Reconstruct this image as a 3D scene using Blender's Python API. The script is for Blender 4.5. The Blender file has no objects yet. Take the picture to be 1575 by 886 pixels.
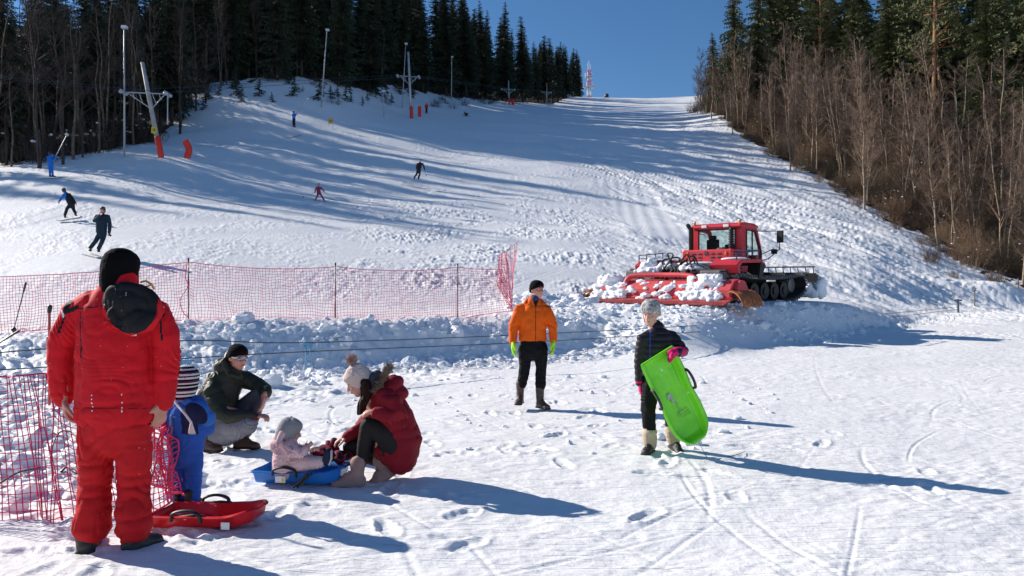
import bpy, bmesh, math, random
import numpy as np
from mathutils import Vector, Matrix

SC = bpy.context.scene
COL = SC.collection
R = math.radians
F = 1137.0          # focal length in photo pixels (1575 wide)
CZ = 1.53           # eye height
PITCH = math.atan(14.0 / F)

# ---------------------------------------------------------------- camera
cam_data = bpy.data.cameras.new('camera')
cam = bpy.data.objects.new('camera', cam_data)
COL.objects.link(cam)
cam.location = (0, 0, CZ)
cam.rotation_euler = (R(90) + PITCH, 0, 0)
cam_data.sensor_width = 36.0
cam_data.lens = F / 1575.0 * 36.0
cam_data.clip_start = 0.05
cam_data.clip_end = 3000
SC.camera = cam

# ---------------------------------------------------------------- sun and sky
SUN_EL = R(28.0)
SUN_V = Vector((-0.89 * math.cos(SUN_EL), 0.455 * math.cos(SUN_EL), math.sin(SUN_EL))).normalized()
world = bpy.data.worlds.new('World')
SC.world = world
world.use_nodes = True
wn = world.node_tree.nodes; wl = world.node_tree.links
bg = wn['Background']
sky = wn.new('ShaderNodeTexSky')
sky.sky_type = 'NISHITA'
sky.sun_disc = False
sky.sun_elevation = SUN_EL
sky.sun_rotation = math.atan2(SUN_V.x, SUN_V.y)
sky.altitude = 900
sky.air_density = 1.0
sky.dust_density = 0.05
sky.ozone_density = 4.0
hs = wn.new('ShaderNodeHueSaturation'); hs.inputs['Saturation'].default_value = 1.14
wl.new(sky.outputs[0], hs.inputs['Color']); wl.new(hs.outputs[0], bg.inputs['Color'])
bg.inputs['Strength'].default_value = 0.086
sun_data = bpy.data.lights.new('sun', 'SUN')
sun_data.energy = 5.0
sun_data.angle = R(0.53)
sun_data.color = (1.0, 0.93, 0.84)
sun = bpy.data.objects.new('sun', sun_data)
COL.objects.link(sun)
sun.location = (-30, 20, 40)
sun.rotation_euler = SUN_V.to_track_quat('Z', 'Y').to_euler()
SC.view_settings.view_transform = 'Standard'
SC.view_settings.look = 'None'
SC.view_settings.gamma = 1.0
SC.view_settings.exposure = 0.39
SC.render.engine = 'CYCLES'
SC.cycles.max_bounces = 5
SC.cycles.diffuse_bounces = 3
SC.cycles.transparent_max_bounces = 6

# ---------------------------------------------------------------- helpers
def P(px, py, d):
    """photo pixel and distance -> place in the world"""
    xc = (px - 787.5) / F * d
    yc = -(py - 443.0) / F * d
    return Vector((xc, d * math.cos(PITCH) - yc * math.sin(PITCH), CZ + d * math.sin(PITCH) + yc * math.cos(PITCH)))

def tag(o, label=None, cat=None, group=None, kind=None):
    if label: o['label'] = label
    if cat: o['category'] = cat
    if group: o['group'] = group
    if kind: o['kind'] = kind
    return o

def empty(name, loc=(0, 0, 0), rz=0.0, parent=None):
    o = bpy.data.objects.new(name, None)
    COL.objects.link(o)
    o.location = loc
    o.rotation_euler = (0, 0, rz)
    o.empty_display_size = 0.2
    if parent: o.parent = parent
    return o

def copy_tree(o, parent=None):
    c = o.copy(); COL.objects.link(c); c.parent = parent
    for ch in list(o.children): copy_tree(ch, c)
    return c

# ---- numpy gradient noise
def _hash(ix, iy, iz, seed):
    h = (ix.astype(np.int64) * 374761393 + iy.astype(np.int64) * 668265263 + iz.astype(np.int64) * 2147483647 + seed * 974711) & 0xffffffff
    h = ((h ^ (h >> 13)) * 1274126177) & 0xffffffff
    h = (h ^ (h >> 16)) & 0xffffffff
    h = (h * 2246822519) & 0xffffffff
    return (h ^ (h >> 15)) & 0xffffffff

def noise2(x, y, seed=0):
    x0 = np.floor(x); y0 = np.floor(y)
    fx = x - x0; fy = y - y0
    ux = fx * fx * fx * (fx * (fx * 6 - 15) + 10); uy = fy * fy * fy * (fy * (fy * 6 - 15) + 10)
    z = np.zeros(1, dtype=np.int64)
    def g(dx, dy):
        a = _hash(x0 + dx, y0 + dy, z, seed) * (2 * math.pi / 4294967296.0)
        return np.cos(a) * (fx - dx) + np.sin(a) * (fy - dy)
    n = (g(0, 0) * (1 - ux) + g(1, 0) * ux) * (1 - uy) + (g(0, 1) * (1 - ux) + g(1, 1) * ux) * uy
    return n * 1.45

def noise3(p, seed=0):
    x, y, z = p[:, 0], p[:, 1], p[:, 2]
    x0 = np.floor(x); y0 = np.floor(y); z0 = np.floor(z)
    fx = x - x0; fy = y - y0; fz = z - z0
    s = lambda t: t * t * (3 - 2 * t)
    ux, uy, uz = s(fx), s(fy), s(fz)
    def v(dx, dy, dz):
        return _hash(x0 + dx, y0 + dy, z0 + dz, seed) * (2.0 / 4294967296.0) - 1
    a = (v(0,0,0) * (1-ux) + v(1,0,0) * ux) * (1-uy) + (v(0,1,0) * (1-ux) + v(1,1,0) * ux) * uy
    b = (v(0,0,1) * (1-ux) + v(1,0,1) * ux) * (1-uy) + (v(0,1,1) * (1-ux) + v(1,1,1) * ux) * uy
    return a * (1 - uz) + b * uz

def sstep(a, b, x):
    t = np.clip((x - a) / (b - a), 0, 1)
    return t * t * (3 - 2 * t)

# ---- materials
MATS = {}
def mat(name, col, rough=0.6, metal=0.0, var=0.0, vscale=8.0, bump=0.0, bscale=60.0, col2=None, spec=None, sheen=0.0, bdist=0.01, thin=None, wear=None):
    if name in MATS: return MATS[name]
    m = bpy.data.materials.new(name)
    m.use_nodes = True
    n = m.node_tree.nodes; l = m.node_tree.links
    b = n['Principled BSDF']
    b.inputs['Roughness'].default_value = rough
    b.inputs['Metallic'].default_value = metal
    if spec is not None: b.inputs['Specular IOR Level'].default_value = spec
    if sheen: b.inputs['Sheen Weight'].default_value = sheen
    c4 = (*col, 1)
    b.inputs['Base Color'].default_value = c4
    tc = n.new('ShaderNodeTexCoord')
    if var > 0 or col2:
        nz = n.new('ShaderNodeTexNoise'); nz.inputs['Scale'].default_value = vscale
        nz.inputs['Detail'].default_value = 5
        l.new(tc.outputs['Object'], nz.inputs['Vector'])
        rp = n.new('ShaderNodeValToRGB')
        rp.color_ramp.elements[0].position = 0.35; rp.color_ramp.elements[1].position = 0.65
        if col2 is None:
            c2 = [min(1, c * (1 + var)) for c in col]; c1 = [c * (1 - var) for c in col]
        else: c1, c2 = col, col2
        rp.color_ramp.elements[0].color = (*c1, 1); rp.color_ramp.elements[1].color = (*c2, 1)
        l.new(nz.outputs['Fac'], rp.inputs['Fac'])
        out = rp.outputs['Color']
        if wear:
            nw = n.new('ShaderNodeTexNoise'); nw.inputs['Scale'].default_value = wear[1]; nw.inputs['Detail'].default_value = 3
            l.new(tc.outputs['Object'], nw.inputs['Vector'])
            rw = n.new('ShaderNodeValToRGB'); rw.color_ramp.elements[0].position = wear[2]; rw.color_ramp.elements[1].position = wear[2] + 0.03
            l.new(nw.outputs['Fac'], rw.inputs['Fac'])
            mx = n.new('ShaderNodeMixRGB'); l.new(rw.outputs['Color'], mx.inputs['Fac'])
            l.new(out, mx.inputs['Color1']); mx.inputs['Color2'].default_value = (*wear[0], 1)
            out = mx.outputs['Color']
        l.new(out, b.inputs['Base Color'])
    if bump > 0:
        nb = n.new('ShaderNodeTexNoise'); nb.inputs['Scale'].default_value = bscale
        nb.inputs['Detail'].default_value = 4
        l.new(tc.outputs['Object'], nb.inputs['Vector'])
        bp = n.new('ShaderNodeBump'); bp.inputs['Strength'].default_value = bump
        bp.inputs['Distance'].default_value = bdist
        l.new(nb.outputs['Fac'], bp.inputs['Height'])
        l.new(bp.outputs['Normal'], b.inputs['Normal'])
    MATS[name] = m
    return m

# ---- mesh accumulator
class MB:
    def __init__(s): s.v = []; s.f = []; s.m = []; s.mi = 0
    def add(s, vs, fs):
        o = len(s.v)
        s.v.extend([tuple(v) for v in vs])
        s.f.extend([tuple(i + o for i in f) for f in fs])
        s.m.extend([s.mi] * len(fs))
    def box(s, c, size, rot=None, taper=None):
        hx, hy, hz = size[0] / 2, size[1] / 2, size[2] / 2
        vs = []
        for z in (-1, 1):
            t = 1.0 if (taper is None or z < 0) else taper
            for x, y in ((-1, -1), (1, -1), (1, 1), (-1, 1)):
                v = Vector((x * hx * t, y * hy * t, z * hz))
                if rot is not None: v = rot @ v
                vs.append(v + Vector(c))
        s.add(vs, [(3, 2, 1, 0), (4, 5, 6, 7), (0, 1, 5, 4), (1, 2, 6, 5), (2, 3, 7, 6), (3, 0, 4, 7)])
    def prism(s, pts, y0, y1, axis='y'):
        """outline pts (a,b) extruded from y0 to y1; axis tells which axis is extruded"""
        n = len(pts)
        def mk(a, b, t):
            if axis == 'y': return (a, t, b)
            if axis == 'x': return (t, a, b)
            return (a, b, t)
        vs = [mk(a, b, y0) for a, b in pts] + [mk(a, b, y1) for a, b in pts]
        fs = [tuple(range(n)), tuple(reversed(range(n, 2 * n)))]
        fs += [(i, i + n, (i + 1) % n + n, (i + 1) % n) for i in range(n)]
        s.add(vs, fs)
    def tube(s, pts, rad, n=8, wdir=None, closed=False, dome=True):
        pts = [Vector(p) for p in pts]
        if not isinstance(rad, (list, tuple)): rad = [rad] * len(pts)
        rad = [(r, r) if not isinstance(r, (list, tuple)) else r for r in rad]
        k = len(pts)
        if dome and not closed and k > 1:
            # rounded ends
            a = (pts[0] - pts[1]).normalized(); b = (pts[-1] - pts[-2]).normalized()
            ra, rb = min(rad[0]), min(rad[-1])
            pre = [(pts[0] + a * ra * 0.95, tuple(x * 0.25 for x in rad[0])), (pts[0] + a * ra * 0.62, tuple(x * 0.76 for x in rad[0]))]
            post = [(pts[-1] + b * rb * 0.62, tuple(x * 0.76 for x in rad[-1])), (pts[-1] + b * rb * 0.95, tuple(x * 0.25 for x in rad[-1]))]
            pts = [p for p, r in pre] + pts + [p for p, r in post]
            rad = [r for p, r in pre] + rad + [r for p, r in post]
            k = len(pts)
        vs = []
        prev = None
        for i in range(k):
            if closed: t = (pts[(i + 1) % k] - pts[i - 1])
            else: t = pts[min(i + 1, k - 1)] - pts[max(i - 1, 0)]
            if t.length < 1e-9: t = Vector((0, 0, 1))
            t.normalize()
            if wdir is not None: u = Vector(wdir)
            elif prev is not None: u = prev
            else: u = Vector((1, 0, 0)) if abs(t.x) < 0.8 else Vector((0, 1, 0))
            u = u - t * u.dot(t)
            if u.length < 1e-4:
                u = t.orthogonal()
            u.normalize(); w = t.cross(u)
            prev = u
            for j in range(n):
                a = 2 * math.pi * j / n
                vs.append(pts[i] + u * (math.cos(a) * rad[i][0]) + w * (math.sin(a) * rad[i][1]))
        fs = []
        for i in range(k if closed else k - 1):
            i2 = (i + 1) % k
            for j in range(n):
                j2 = (j + 1) % n
                fs.append((i * n + j, i * n + j2, i2 * n + j2, i2 * n + j))
        if not closed:
            fs.append(tuple(reversed(range(n)))); fs.append(tuple(range((k - 1) * n, k * n)))
        s.add(vs, fs)
    def ell(s, c, r, rot=None, nu=14, nv=9):
        vs = []; fs = []
        if not isinstance(r, (list, tuple)): r = (r, r, r)
        c = Vector(c)
        for i in range(1, nv):
            ph = math.pi * i / nv
            for j in range(nu):
                th = 2 * math.pi * j / nu
                v = Vector((r[0] * math.sin(ph) * math.cos(th), r[1] * math.sin(ph) * math.sin(th), r[2] * math.cos(ph)))
                if rot is not None: v = rot @ v
                vs.append(c + v)
        a = Vector((0, 0, r[2])); b = Vector((0, 0, -r[2]))
        if rot is not None: a = rot @ a; b = rot @ b
        vs.append(c + a); vs.append(c + b)
        for i in range(nv - 2):
            for j in range(nu):
                j2 = (j + 1) % nu
                fs.append((i * nu + j, (i + 1) * nu + j, (i + 1) * nu + j2, i * nu + j2))
        T = (nv - 1) * nu
        for j in range(nu):
            j2 = (j + 1) % nu
            fs.append((T, j, j2)); fs.append((T + 1, (nv - 2) * nu + j2, (nv - 2) * nu + j))
        s.add(vs, fs)
    def build(s, name, mats, parent=None, smooth=False, origin=None, bevel=0.0):
        if not isinstance(mats, (list, tuple)): mats = [mats]
        me = bpy.data.meshes.new(name)
        v = s.v
        if origin is not None:
            o = origin; v = [(a[0] - o[0], a[1] - o[1], a[2] - o[2]) for a in v]
        me.from_pydata(v, [], s.f)
        for m in mats: me.materials.append(m)
        if len(mats) > 1: me.polygons.foreach_set('material_index', s.m)
        if smooth: me.polygons.foreach_set('use_smooth', [True] * len(me.polygons))
        me.update()
        ob = bpy.data.objects.new(name, me)
        COL.objects.link(ob)
        if parent is not None: ob.parent = parent
        if bevel > 0:
            bv = ob.modifiers.new('bevel', 'BEVEL'); bv.width = bevel; bv.segments = 2; bv.limit_method = 'ANGLE'; bv.angle_limit = R(40)
        return ob

def curve_pts(ctrl, n=12):
    """smooth Catmull-Rom through control points"""
    c = [Vector(p) for p in ctrl]
    if len(c) < 3: return c
    out = []
    for i in range(len(c) - 1):
        p0 = c[i - 1] if i > 0 else c[0] * 2 - c[1]
        p1, p2 = c[i], c[i + 1]
        p3 = c[i + 2] if i + 2 < len(c) else c[-1] * 2 - c[-2]
        for k in range(n):
            t = k / n
            out.append(0.5 * ((2 * p1) + (p2 - p0) * t + (2 * p0 - 5 * p1 + 4 * p2 - p3) * t * t + (3 * p1 - p0 - 3 * p2 + p3) * t ** 3))
    out.append(c[-1])
    return out
# ---------------------------------------------------------------- the ground: one snow covered sheet, level in front, hill behind
CPX = np.array([-900, -300, 0, 150, 245, 300, 400, 500, 600, 700, 780, 850, 900, 1000, 1065, 1110, 1150, 1250, 1330, 1400, 1575, 2000, 3000], float)
FEAT = [
 {0: (8, None, 0.0), 1575: (8, None, 0.0)},
 {-900: (12, 610), 0: (12.3, 600), 150: (12.5, 590), 300: (13.5, 578), 500: (15, 570), 700: (17.5, 555), 900: (19, 548), 1100: (21, 530), 1250: (22.5, 520), 1330: (25, 508), 1400: (28, 503), 1575: (36, 482), 3000: (36, 482)},
 {-900: (16, 518), 0: (16, 514), 150: (16, 506), 300: (16, 497), 500: (17.0, 499), 700: (19.3, 493), 900: (21.0, 484), 1100: (22.4, 478), 1250: (24.4, 472), 1330: (26.5, 484), 1400: (29.5, 498), 1575: (37.5, 478), 3000: (37.5, 478)},
 {-900: (21, 475), 0: (21, 474), 300: (21, 466), 500: (22, 469), 700: (23, 470), 900: (25, 464), 1100: (27.5, 461), 1250: (31, 455), 1330: (32, 462), 1400: (34, 476), 1575: (40, 464), 3000: (40, 464)},
 {-900: (28, 420), 0: (28.4, 400), 150: (28.4, 387), 300: (28.5, 392), 500: (29, 402), 700: (30, 410), 900: (31, 415), 1100: (34, 421), 1250: (37, 416), 1330: (38, 420), 1400: (40, 426), 1575: (44, 442), 3000: (44, 442)},
 {-900: (37, 380), 0: (36, 345), 150: (36, 335), 300: (37, 338), 500: (38, 352), 700: (39, 358), 900: (41, 362), 1100: (44, 365), 1250: (47, 362), 1330: (48, 366), 1400: (49, 376), 1575: (50, 418), 3000: (50, 418)},
 {-900: (50, 320), 0: (50, 274), 150: (50, 275), 300: (50, 290), 500: (50, 305), 700: (51, 312), 900: (53, 315), 1100: (56, 318), 1250: (58, 319), 1330: (59, 327), 1400: (60, 345), 1575: (58, 385), 2000: (58, 380), 3000: (58, 380)},
 {-900: (62, 290), 0: (61, 248), 150: (60, 238), 245: (59.5, 235), 300: (60, 243), 500: (61, 262), 700: (62, 270), 900: (64, 276), 1100: (68, 278), 1250: (70, 283), 1330: (72, 290), 1400: (74, 300), 1575: (75, 300), 3000: (75, 300)},
 {-900: (80, 300), -300: (76, 262), 0: (75, 226), 150: (74, 210), 300: (76, 202), 400: (76, 199), 500: (78, 201), 600: (83, 203), 700: (82, 221), 900: (83, 229), 1100: (87, 235), 1250: (90, 238), 1330: (92, 235), 1400: (95, 220), 1575: (98, 200), 3000: (98, 200)},
 {-900: (110, 300), -300: (96, 240), 0: (95, 200), 150: (92, 172), 245: (92, 155), 300: (92, 132), 400: (95, 123), 500: (98, 125), 600: (112, 163), 700: (118, 177), 900: (120, 187), 1000: (122, 188), 1065: (124, 184), 1150: (122, 165), 1250: (122, 165), 1330: (125, 150), 1400: (125, 130), 1575: (125, 100), 3000: (125, 100)},
 {-900: (150, 300), -300: (125, 230), 0: (120, 185), 150: (118, 140), 300: (115, 90), 500: (125, 85), 600: (128, 130), 700: (150, 150), 780: (170, 161), 900: (175, 172), 1000: (178, 174), 1065: (178, 171), 1110: (176, 168), 1180: (160, 130), 1250: (160, 100), 1400: (160, 60), 3000: (160, 60)},
 {-900: (230, 300), -300: (210, 230), 0: (210, 120), 500: (215, 30), 600: (225, 75), 700: (240, 120), 780: (245, 150), 850: (250, 161), 900: (250, 163), 1000: (252, 165), 1065: (250, 163), 1110: (250, 161), 1190: (220, 100), 1250: (220, 40), 3000: (220, 40)},
 {-900: (350, 200), 0: (350, 60), 500: (350, 80), 600: (350, 110), 700: (350, 135), 780: (350, 150), 850: (350, 157), 900: (350, 156.5), 1000: (350, 159), 1065: (350, 157), 1110: (350, 156), 1200: (330, 100), 1250: (330, 60), 3000: (330, 60)},
 {-900: (650, 330), 700: (650, 300), 900: (650, 270), 1065: (650, 280), 1250: (650, 250), 3000: (650, 250)},
]
CTH = np.arctan((CPX - 787.5) / F)
FR = np.zeros((len(FEAT) + 1, len(CPX))); FZ = np.zeros_like(FR)
for i, ft in enumerate(FEAT):
    ks = sorted(ft)
    d = np.interp(CPX, ks, [ft[k][0] for k in ks])
    if ft[ks[0]][1] is None: z = np.interp(CPX, ks, [ft[k][2] for k in ks])
    else:
        py = np.interp(CPX, ks, [ft[k][1] for k in ks])
        z = CZ + d * math.sin(PITCH) - (py - 443.0) / F * d * math.cos(PITCH)
    FR[i + 1] = d / np.cos(CTH); FZ[i + 1] = z

# finer azimuth grid, softened so that no crease runs up the hill
_tg = np.linspace(CTH[0], CTH[-1], 480)
_st = _tg[1] - _tg[0]
def _soft(A, sig):
    G = np.array([np.interp(_tg, CTH, row) for row in A])
    k = int(4 * sig / _st) + 1
    w = np.exp(-0.5 * ((np.arange(-k, k + 1) * _st) / sig) ** 2); w /= w.sum()
    Gp = np.pad(G, ((0, 0), (k, k)), mode='edge')
    return np.array([np.convolve(row, w, mode='valid') for row in Gp])
FR = _soft(FR, R(1.5)); FZ = _soft(FZ, R(1.5)); CTH = _tg

def _pchip(xs, ys, x):
    """xs, ys: (n, m) knots per sample; x: (m,). monotone cubic"""
    h = xs[1:] - xs[:-1]; dl = (ys[1:] - ys[:-1]) / h
    m = np.zeros_like(ys)
    same = (dl[1:] * dl[:-1]) > 0
    w1 = 2 * h[1:] + h[:-1]; w2 = h[1:] + 2 * h[:-1]
    with np.errstate(divide='ignore', invalid='ignore'):
        hm = (w1 + w2) / (w1 / dl[:-1] + w2 / dl[1:])
    m[1:-1] = np.where(same, hm, 0); m[-1] = dl[-1]
    k = np.clip((x[None, :] >= xs).sum(0) - 1, 0, xs.shape[0] - 2)
    ar = np.arange(x.shape[0])
    x0 = xs[k, ar]; hh = h[k, ar]; t = np.clip((x - x0) / hh, 0, 1)
    y0 = ys[k, ar]; y1 = ys[k + 1, ar]; m0 = m[k, ar] * hh; m1 = m[k + 1, ar] * hh
    t2 = t * t; t3 = t2 * t
    return y0 * (2*t3 - 3*t2 + 1) + m0 * (t3 - 2*t2 + t) + y1 * (-2*t3 + 3*t2) + m1 * (t3 - t2)

def base_height(x, y):
    out = np.empty_like(x)
    CH = 200000
    for a in range(0, len(x), CH):
        xx, yy = x[a:a+CH], y[a:a+CH]
        r = np.hypot(xx, yy); th = np.arctan2(xx, yy)
        thc = np.clip(th, CTH[0], CTH[-1])
        # smooth interpolation over the azimuth
        j = np.clip(np.searchsorted(CTH, thc, side='right') - 1, 0, len(CTH) - 2)
        t = (thc - CTH[j]) / (CTH[j + 1] - CTH[j]); 
        def cr(A):
            return A[:, j] * (1 - t) + A[:, j + 1] * t
        RR = cr(FR); ZZ = cr(FZ)
        z = _pchip(RR, ZZ, np.minimum(r, RR[-1] - 0.01))
        back = sstep(R(75), R(140), np.abs(th))
        out[a:a+CH] = z * (1 - back)
    return out

def ppx(x, y):
    return 787.5 + F * x / np.maximum(y, 0.3)

def win(v, a, b, s):
    return sstep(a - s, a + s, v) * (1 - sstep(b - s, b + s, v))

_rs = np.random.RandomState(5)
TRACKS = []
for k in range(34):      # ski and sledge tracks over the level snow in front
    x0 = _rs.uniform(-1.5, 12); y0 = _rs.uniform(3.5, 17); a = _rs.normal(0.35, 0.5) if k % 2 else _rs.normal(2.0, 0.6)
    L = _rs.uniform(2.0, 9); TRACKS.append((x0, y0, a, L, _rs.uniform(-0.02, 0.02), _rs.uniform(0.014, 0.026), _rs.uniform(0.001, 0.004), _rs.rand() < 0.5))
for k in range(170):     # short scratches and edge marks
    y0 = _rs.uniform(3.8, 15); x0 = _rs.uniform(-.35, .75) * y0
    TRACKS.append((x0, y0, (_rs.normal(0.5, 0.25), _rs.normal(2.0, 0.3), _rs.uniform(0, 3.1))[k % 3], _rs.uniform(.4, 2.2), _rs.uniform(-0.12, 0.12), _rs.uniform(0.012, 0.022), _rs.uniform(0.001, 0.007), _rs.rand() < 0.15))
for k in range(40):      # tracks down the piste
    x0 = _rs.uniform(-14, 16); y0 = _rs.uniform(26, 60); a = _rs.normal(math.pi / 2, 0.45)
    TRACKS.append((x0, y0, a, _rs.uniform(8, 26), _rs.uniform(-0.02, 0.02), 0.035, _rs.uniform(0.006, 0.016), True))
for k in range(85):      # tracks on the chopped right flank, running down to the right
    t = _rs.rand()
    x0 = 10 + 14 * t + _rs.normal(0, 3.0); y0 = 72 - 36 * t + _rs.normal(0, 5); a = R(-62) + _rs.normal(0, 0.16)
    TRACKS.append((x0, y0, a, _rs.uniform(6, 18), _rs.uniform(-0.015, 0.015), 0.09, _rs.uniform(0.05, 0.14), _rs.rand() < 0.5))

PITS = []
for k in range(260):     # footprints around the people
    cx, cy = [(-1.4, 6.4), (-2.6, 8.0), (0.4, 9.6), (1.5, 7.2), (-3.0, 5.0), (1.0, 12.5), (-4, 7)][_rs.randint(7)]
    PITS.append((cx + _rs.normal(0, 1.1), cy + _rs.normal(0, 1.1), _rs.uniform(0, 3.14), _rs.uniform(0.008, 0.026)))

def height(x, y, fine=True):
    x = np.asarray(x, float).ravel(); y = np.asarray(y, float).ravel()
    z = base_height(x, y)
    px = ppx(x, y); d = y
    foot = np.interp(px, [0, 150, 300, 500, 700, 900, 1100, 1250, 1330, 1400, 1575], [12.3, 12.5, 13.5, 15, 17.5, 19, 21, 22.5, 25, 28, 36])
    crest = np.interp(px, [0, 300, 500, 700, 900, 1100, 1250, 1330, 1400, 1575], [16, 16, 17, 19.3, 21, 22.4, 24.4, 26.5, 29.5, 37.5])
    # heap of pushed snow right of the net, hummock at the far right
    hx, hy = (845 - 787.5) / F * 23.2, 23.2
    g = np.exp(-(((x - hx) / 0.95) ** 2 + ((y - hy) / 1.0) ** 2)); gn = 1 + 0.5 * noise2(x / 0.8, y / 0.8, 81) + 0.35 * noise2(x / 0.33, y / 0.33, 82); z = z + 0.85 * g * gn
    g2 = np.exp(-(((x - hx - 1.3) / 0.9) ** 2 + ((y - hy - .4) / 1.0) ** 2)); z = z + 0.5 * g2 * gn
    hx2, hy2 = (1535 - 787.5) / F * 40.5, 40.5
    g3 = np.exp(-(((x - hx2) / 1.9) ** 2 + ((y - hy2) / 1.4) ** 2)); z = z + 0.75 * g3
    # level pad under the groomer
    ux, uy = x - 6.3, y - 24.9
    al = ux * math.sin(R(44)) + uy * math.cos(R(44)); ac = ux * math.cos(R(44)) - uy * math.sin(R(44))
    pad = np.exp(-((al / 6.2) ** 6 + (ac / 3.3) ** 6)) * (y > 0)
    z = z * (1 - pad) + pad * (1.33 + 0.012 * al)
    # long soft waves
    far = sstep(24, 40, d)
    z = z + far * (0.20 * noise2(x / 11, y / 7, 3) + 0.07 * noise2(x / 4.3, y / 3.1, 4))
    z = z + 0.05 * noise2(x / 3.7, y / 2.9, 6) * (1 - far) * sstep(2, 5, np.hypot(x, y))
    if not fine: return z
    cat = np.maximum(np.exp(-(((x - 7.2) / 3.2) ** 4 + ((y - 26.0) / 3.6) ** 4)), pad)
    groom = np.clip(win(d, 42, 66, 1.0) * win(px, 905 + (66 - d) * 3.0, 985 + (66 - d) * 3.2, 6), 0, 1)
    # broken lumpy snow: bank face, the strip before it and the churned corner on the left
    rough = win(d, foot - 1.2, crest + 0.7, 0.7) * (1 - sstep(1380, 1470, px)) * (1 - sstep(40, 60, np.abs(x)))
    left = (1 - sstep(230, 330, px)) * win(d, 5.4, 14, 0.6) * sstep(-1200, -400, px)
    mid = win(px, 250, 760, 60) * win(d, foot - 4.0, foot, 0.8) * 0.5
    M = np.clip(rough + left + mid + np.minimum(1, (g + g2) * 1.3), 0, 1) * (1 - 0.8 * cat)
    near = (d > 0) & (d < 46) & (M > 0.01)
    if near.any():
        xx, yy = x[near], y[near]
        b1 = np.abs(noise2(xx / 0.62 + 0.5 * noise2(xx / .3, yy / .3, 31), yy / 0.55, 11)) ; b2 = np.abs(noise2(xx / 0.27, yy / 0.25, 12)); b3 = noise2(xx / 0.11, yy / 0.10, 13)
        sel = sstep(-0.3, 0.5, noise2(xx / 1.3, yy / 1.1, 14))
        b4 = np.abs(noise2(xx / 0.13 + 3, yy / 0.12, 16)); b5 = np.abs(noise2(xx / 0.06, yy / 0.055, 17))
        z[near] += M[near] * ((0.06 + .12 * sel) * (b1 - 0.25) + (0.01 + 0.07 * sel) * (b2 - 0.2) + 0.012 * b3 + (0.012 + 0.03 * (1 - sel)) * (b4 - 0.2) + 0.016 * b5 + 0.10 * noise2(xx / 1.5, yy / 1.1, 15))
    # packed snow, finely scored
    nr = (d > 0) & (d < 26)
    if nr.any():
        xx, yy = x[nr], y[nr]
        pk = (1 - M[nr])
        ca, sa = math.cos(0.5), math.sin(0.5)
        u = xx * ca + yy * sa; v = -xx * sa + yy * ca
        patch = sstep(-0.35, 0.45, noise2(xx / 2.3, yy / 1.8, 24))
        z[nr] += pk * ((0.003 + 0.007 * patch) * noise2(xx / 0.21, yy / 0.16, 21) + (0.002 + 0.004 * patch) * noise2(u / 0.22, v / 0.055, 22) + 0.0018 * noise2(xx / 0.07, yy / 0.06, 23) + 0.014 * noise2(xx / 1.1, yy / 0.7, 25))
    # chopped snow of the piste
    ch = (d >= 20) & (d < 130)
    if ch.any():
        xx, yy = x[ch], y[ch]; pp = px[ch]; dd = d[ch]
        flank = sstep(880, 1010, pp - (dd - 40) * 0.0) * sstep(27, 33, dd) * (1 - sstep(105, 130, dd)) * (1 - groom[ch])
        piste = sstep(20, 25, dd) * (1 - flank) * (1 - groom[ch])
        chop = win(pp, 560, 1010, 70) * win(dd, 25, 52, 4)
        a = 0.03 + 0.05 * chop + 0.012
        z[ch] += piste * (1 - 0.6 * M[ch]) * sstep(-.6, .5, noise2(xx / 2.6, yy / 3.2, 49)) * (0.7 * a * noise2(xx / 0.34, yy / 0.42, 41) + 1.1 * a * np.abs(noise2(xx / 0.19, yy / 0.24, 42)))
        ca, sa = math.cos(R(-62)), math.sin(R(-62))
        u = xx * ca + yy * sa; v = -xx * sa + yy * ca
        z[ch] += flank * (0.16 * noise2(u / 4.2, v / 1.1, 43) + 0.13 * np.abs(noise2(u / 1.7, v / 0.5, 44)) * sstep(-.2, .4, noise2(xx / 3, yy / 3, 48)) + (0.03 + 0.08 * sstep(-.1, .5, noise2(u / 5, v / 2.2, 50))) * np.abs(noise2(xx / 0.45, yy / 0.55, 45)) + 0.045 * np.abs(noise2(xx / 0.22, yy / 0.26, 46)) + 0.06 * noise2(u / 7.0, v / 0.30, 47))
        uu = xx - 0.12 * yy
        z[ch] += groom[ch] * 0.012 * np.sin(uu * 2 * math.pi / 0.9)
    for (x0, y0, a, L, cv, w, dep, pair) in TRACKS:
        ca, sa = math.cos(a), math.sin(a)
        sel = (np.abs(x - x0) < L) & (np.abs(y - y0) < L)
        if not sel.any(): continue
        dx, dy = x[sel] - x0, y[sel] - y0
        u = dx * ca + dy * sa; v = -dx * sa + dy * ca - cv * u * u
        e = win(u, -L / 2, L / 2, 0.4)
        wl_ = w * 1.0 + 0.0 * u
        gx = np.exp(-(v / wl_) ** 2) - 0.35 * np.exp(-((np.abs(v) - 2.2 * wl_) / wl_) ** 2)
        if pair: gx = gx + np.exp(-((v - 0.22 - 0.0 * u) / wl_) ** 2)
        z[sel] -= dep * e * gx * (1 - 0.7 * M[sel])
    for (cx, cy, a, dep) in PITS:
        sel = (np.abs(x - cx) < 0.4) & (np.abs(y - cy) < 0.4)
        if not sel.any(): continue
        dx, dy = x[sel] - cx, y[sel] - cy
        u = dx * math.cos(a) + dy * math.sin(a); v = -dx * math.sin(a) + dy * math.cos(a)
        w = noise2(x[sel] / 0.07, y[sel] / 0.07, 71) * 0.28
        q = np.sqrt((u / 0.15) ** 2 + (v / 0.06) ** 2) + w
        z[sel] += -dep * np.exp(-q ** 4) + 0.35 * dep * np.exp(-((q - 1.4) / 0.35) ** 2) * (1 + 2 * w)
    return z

def gz(x, y, fine=False):
    return float(height(np.array([x]), np.array([y]), fine)[0])

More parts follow.
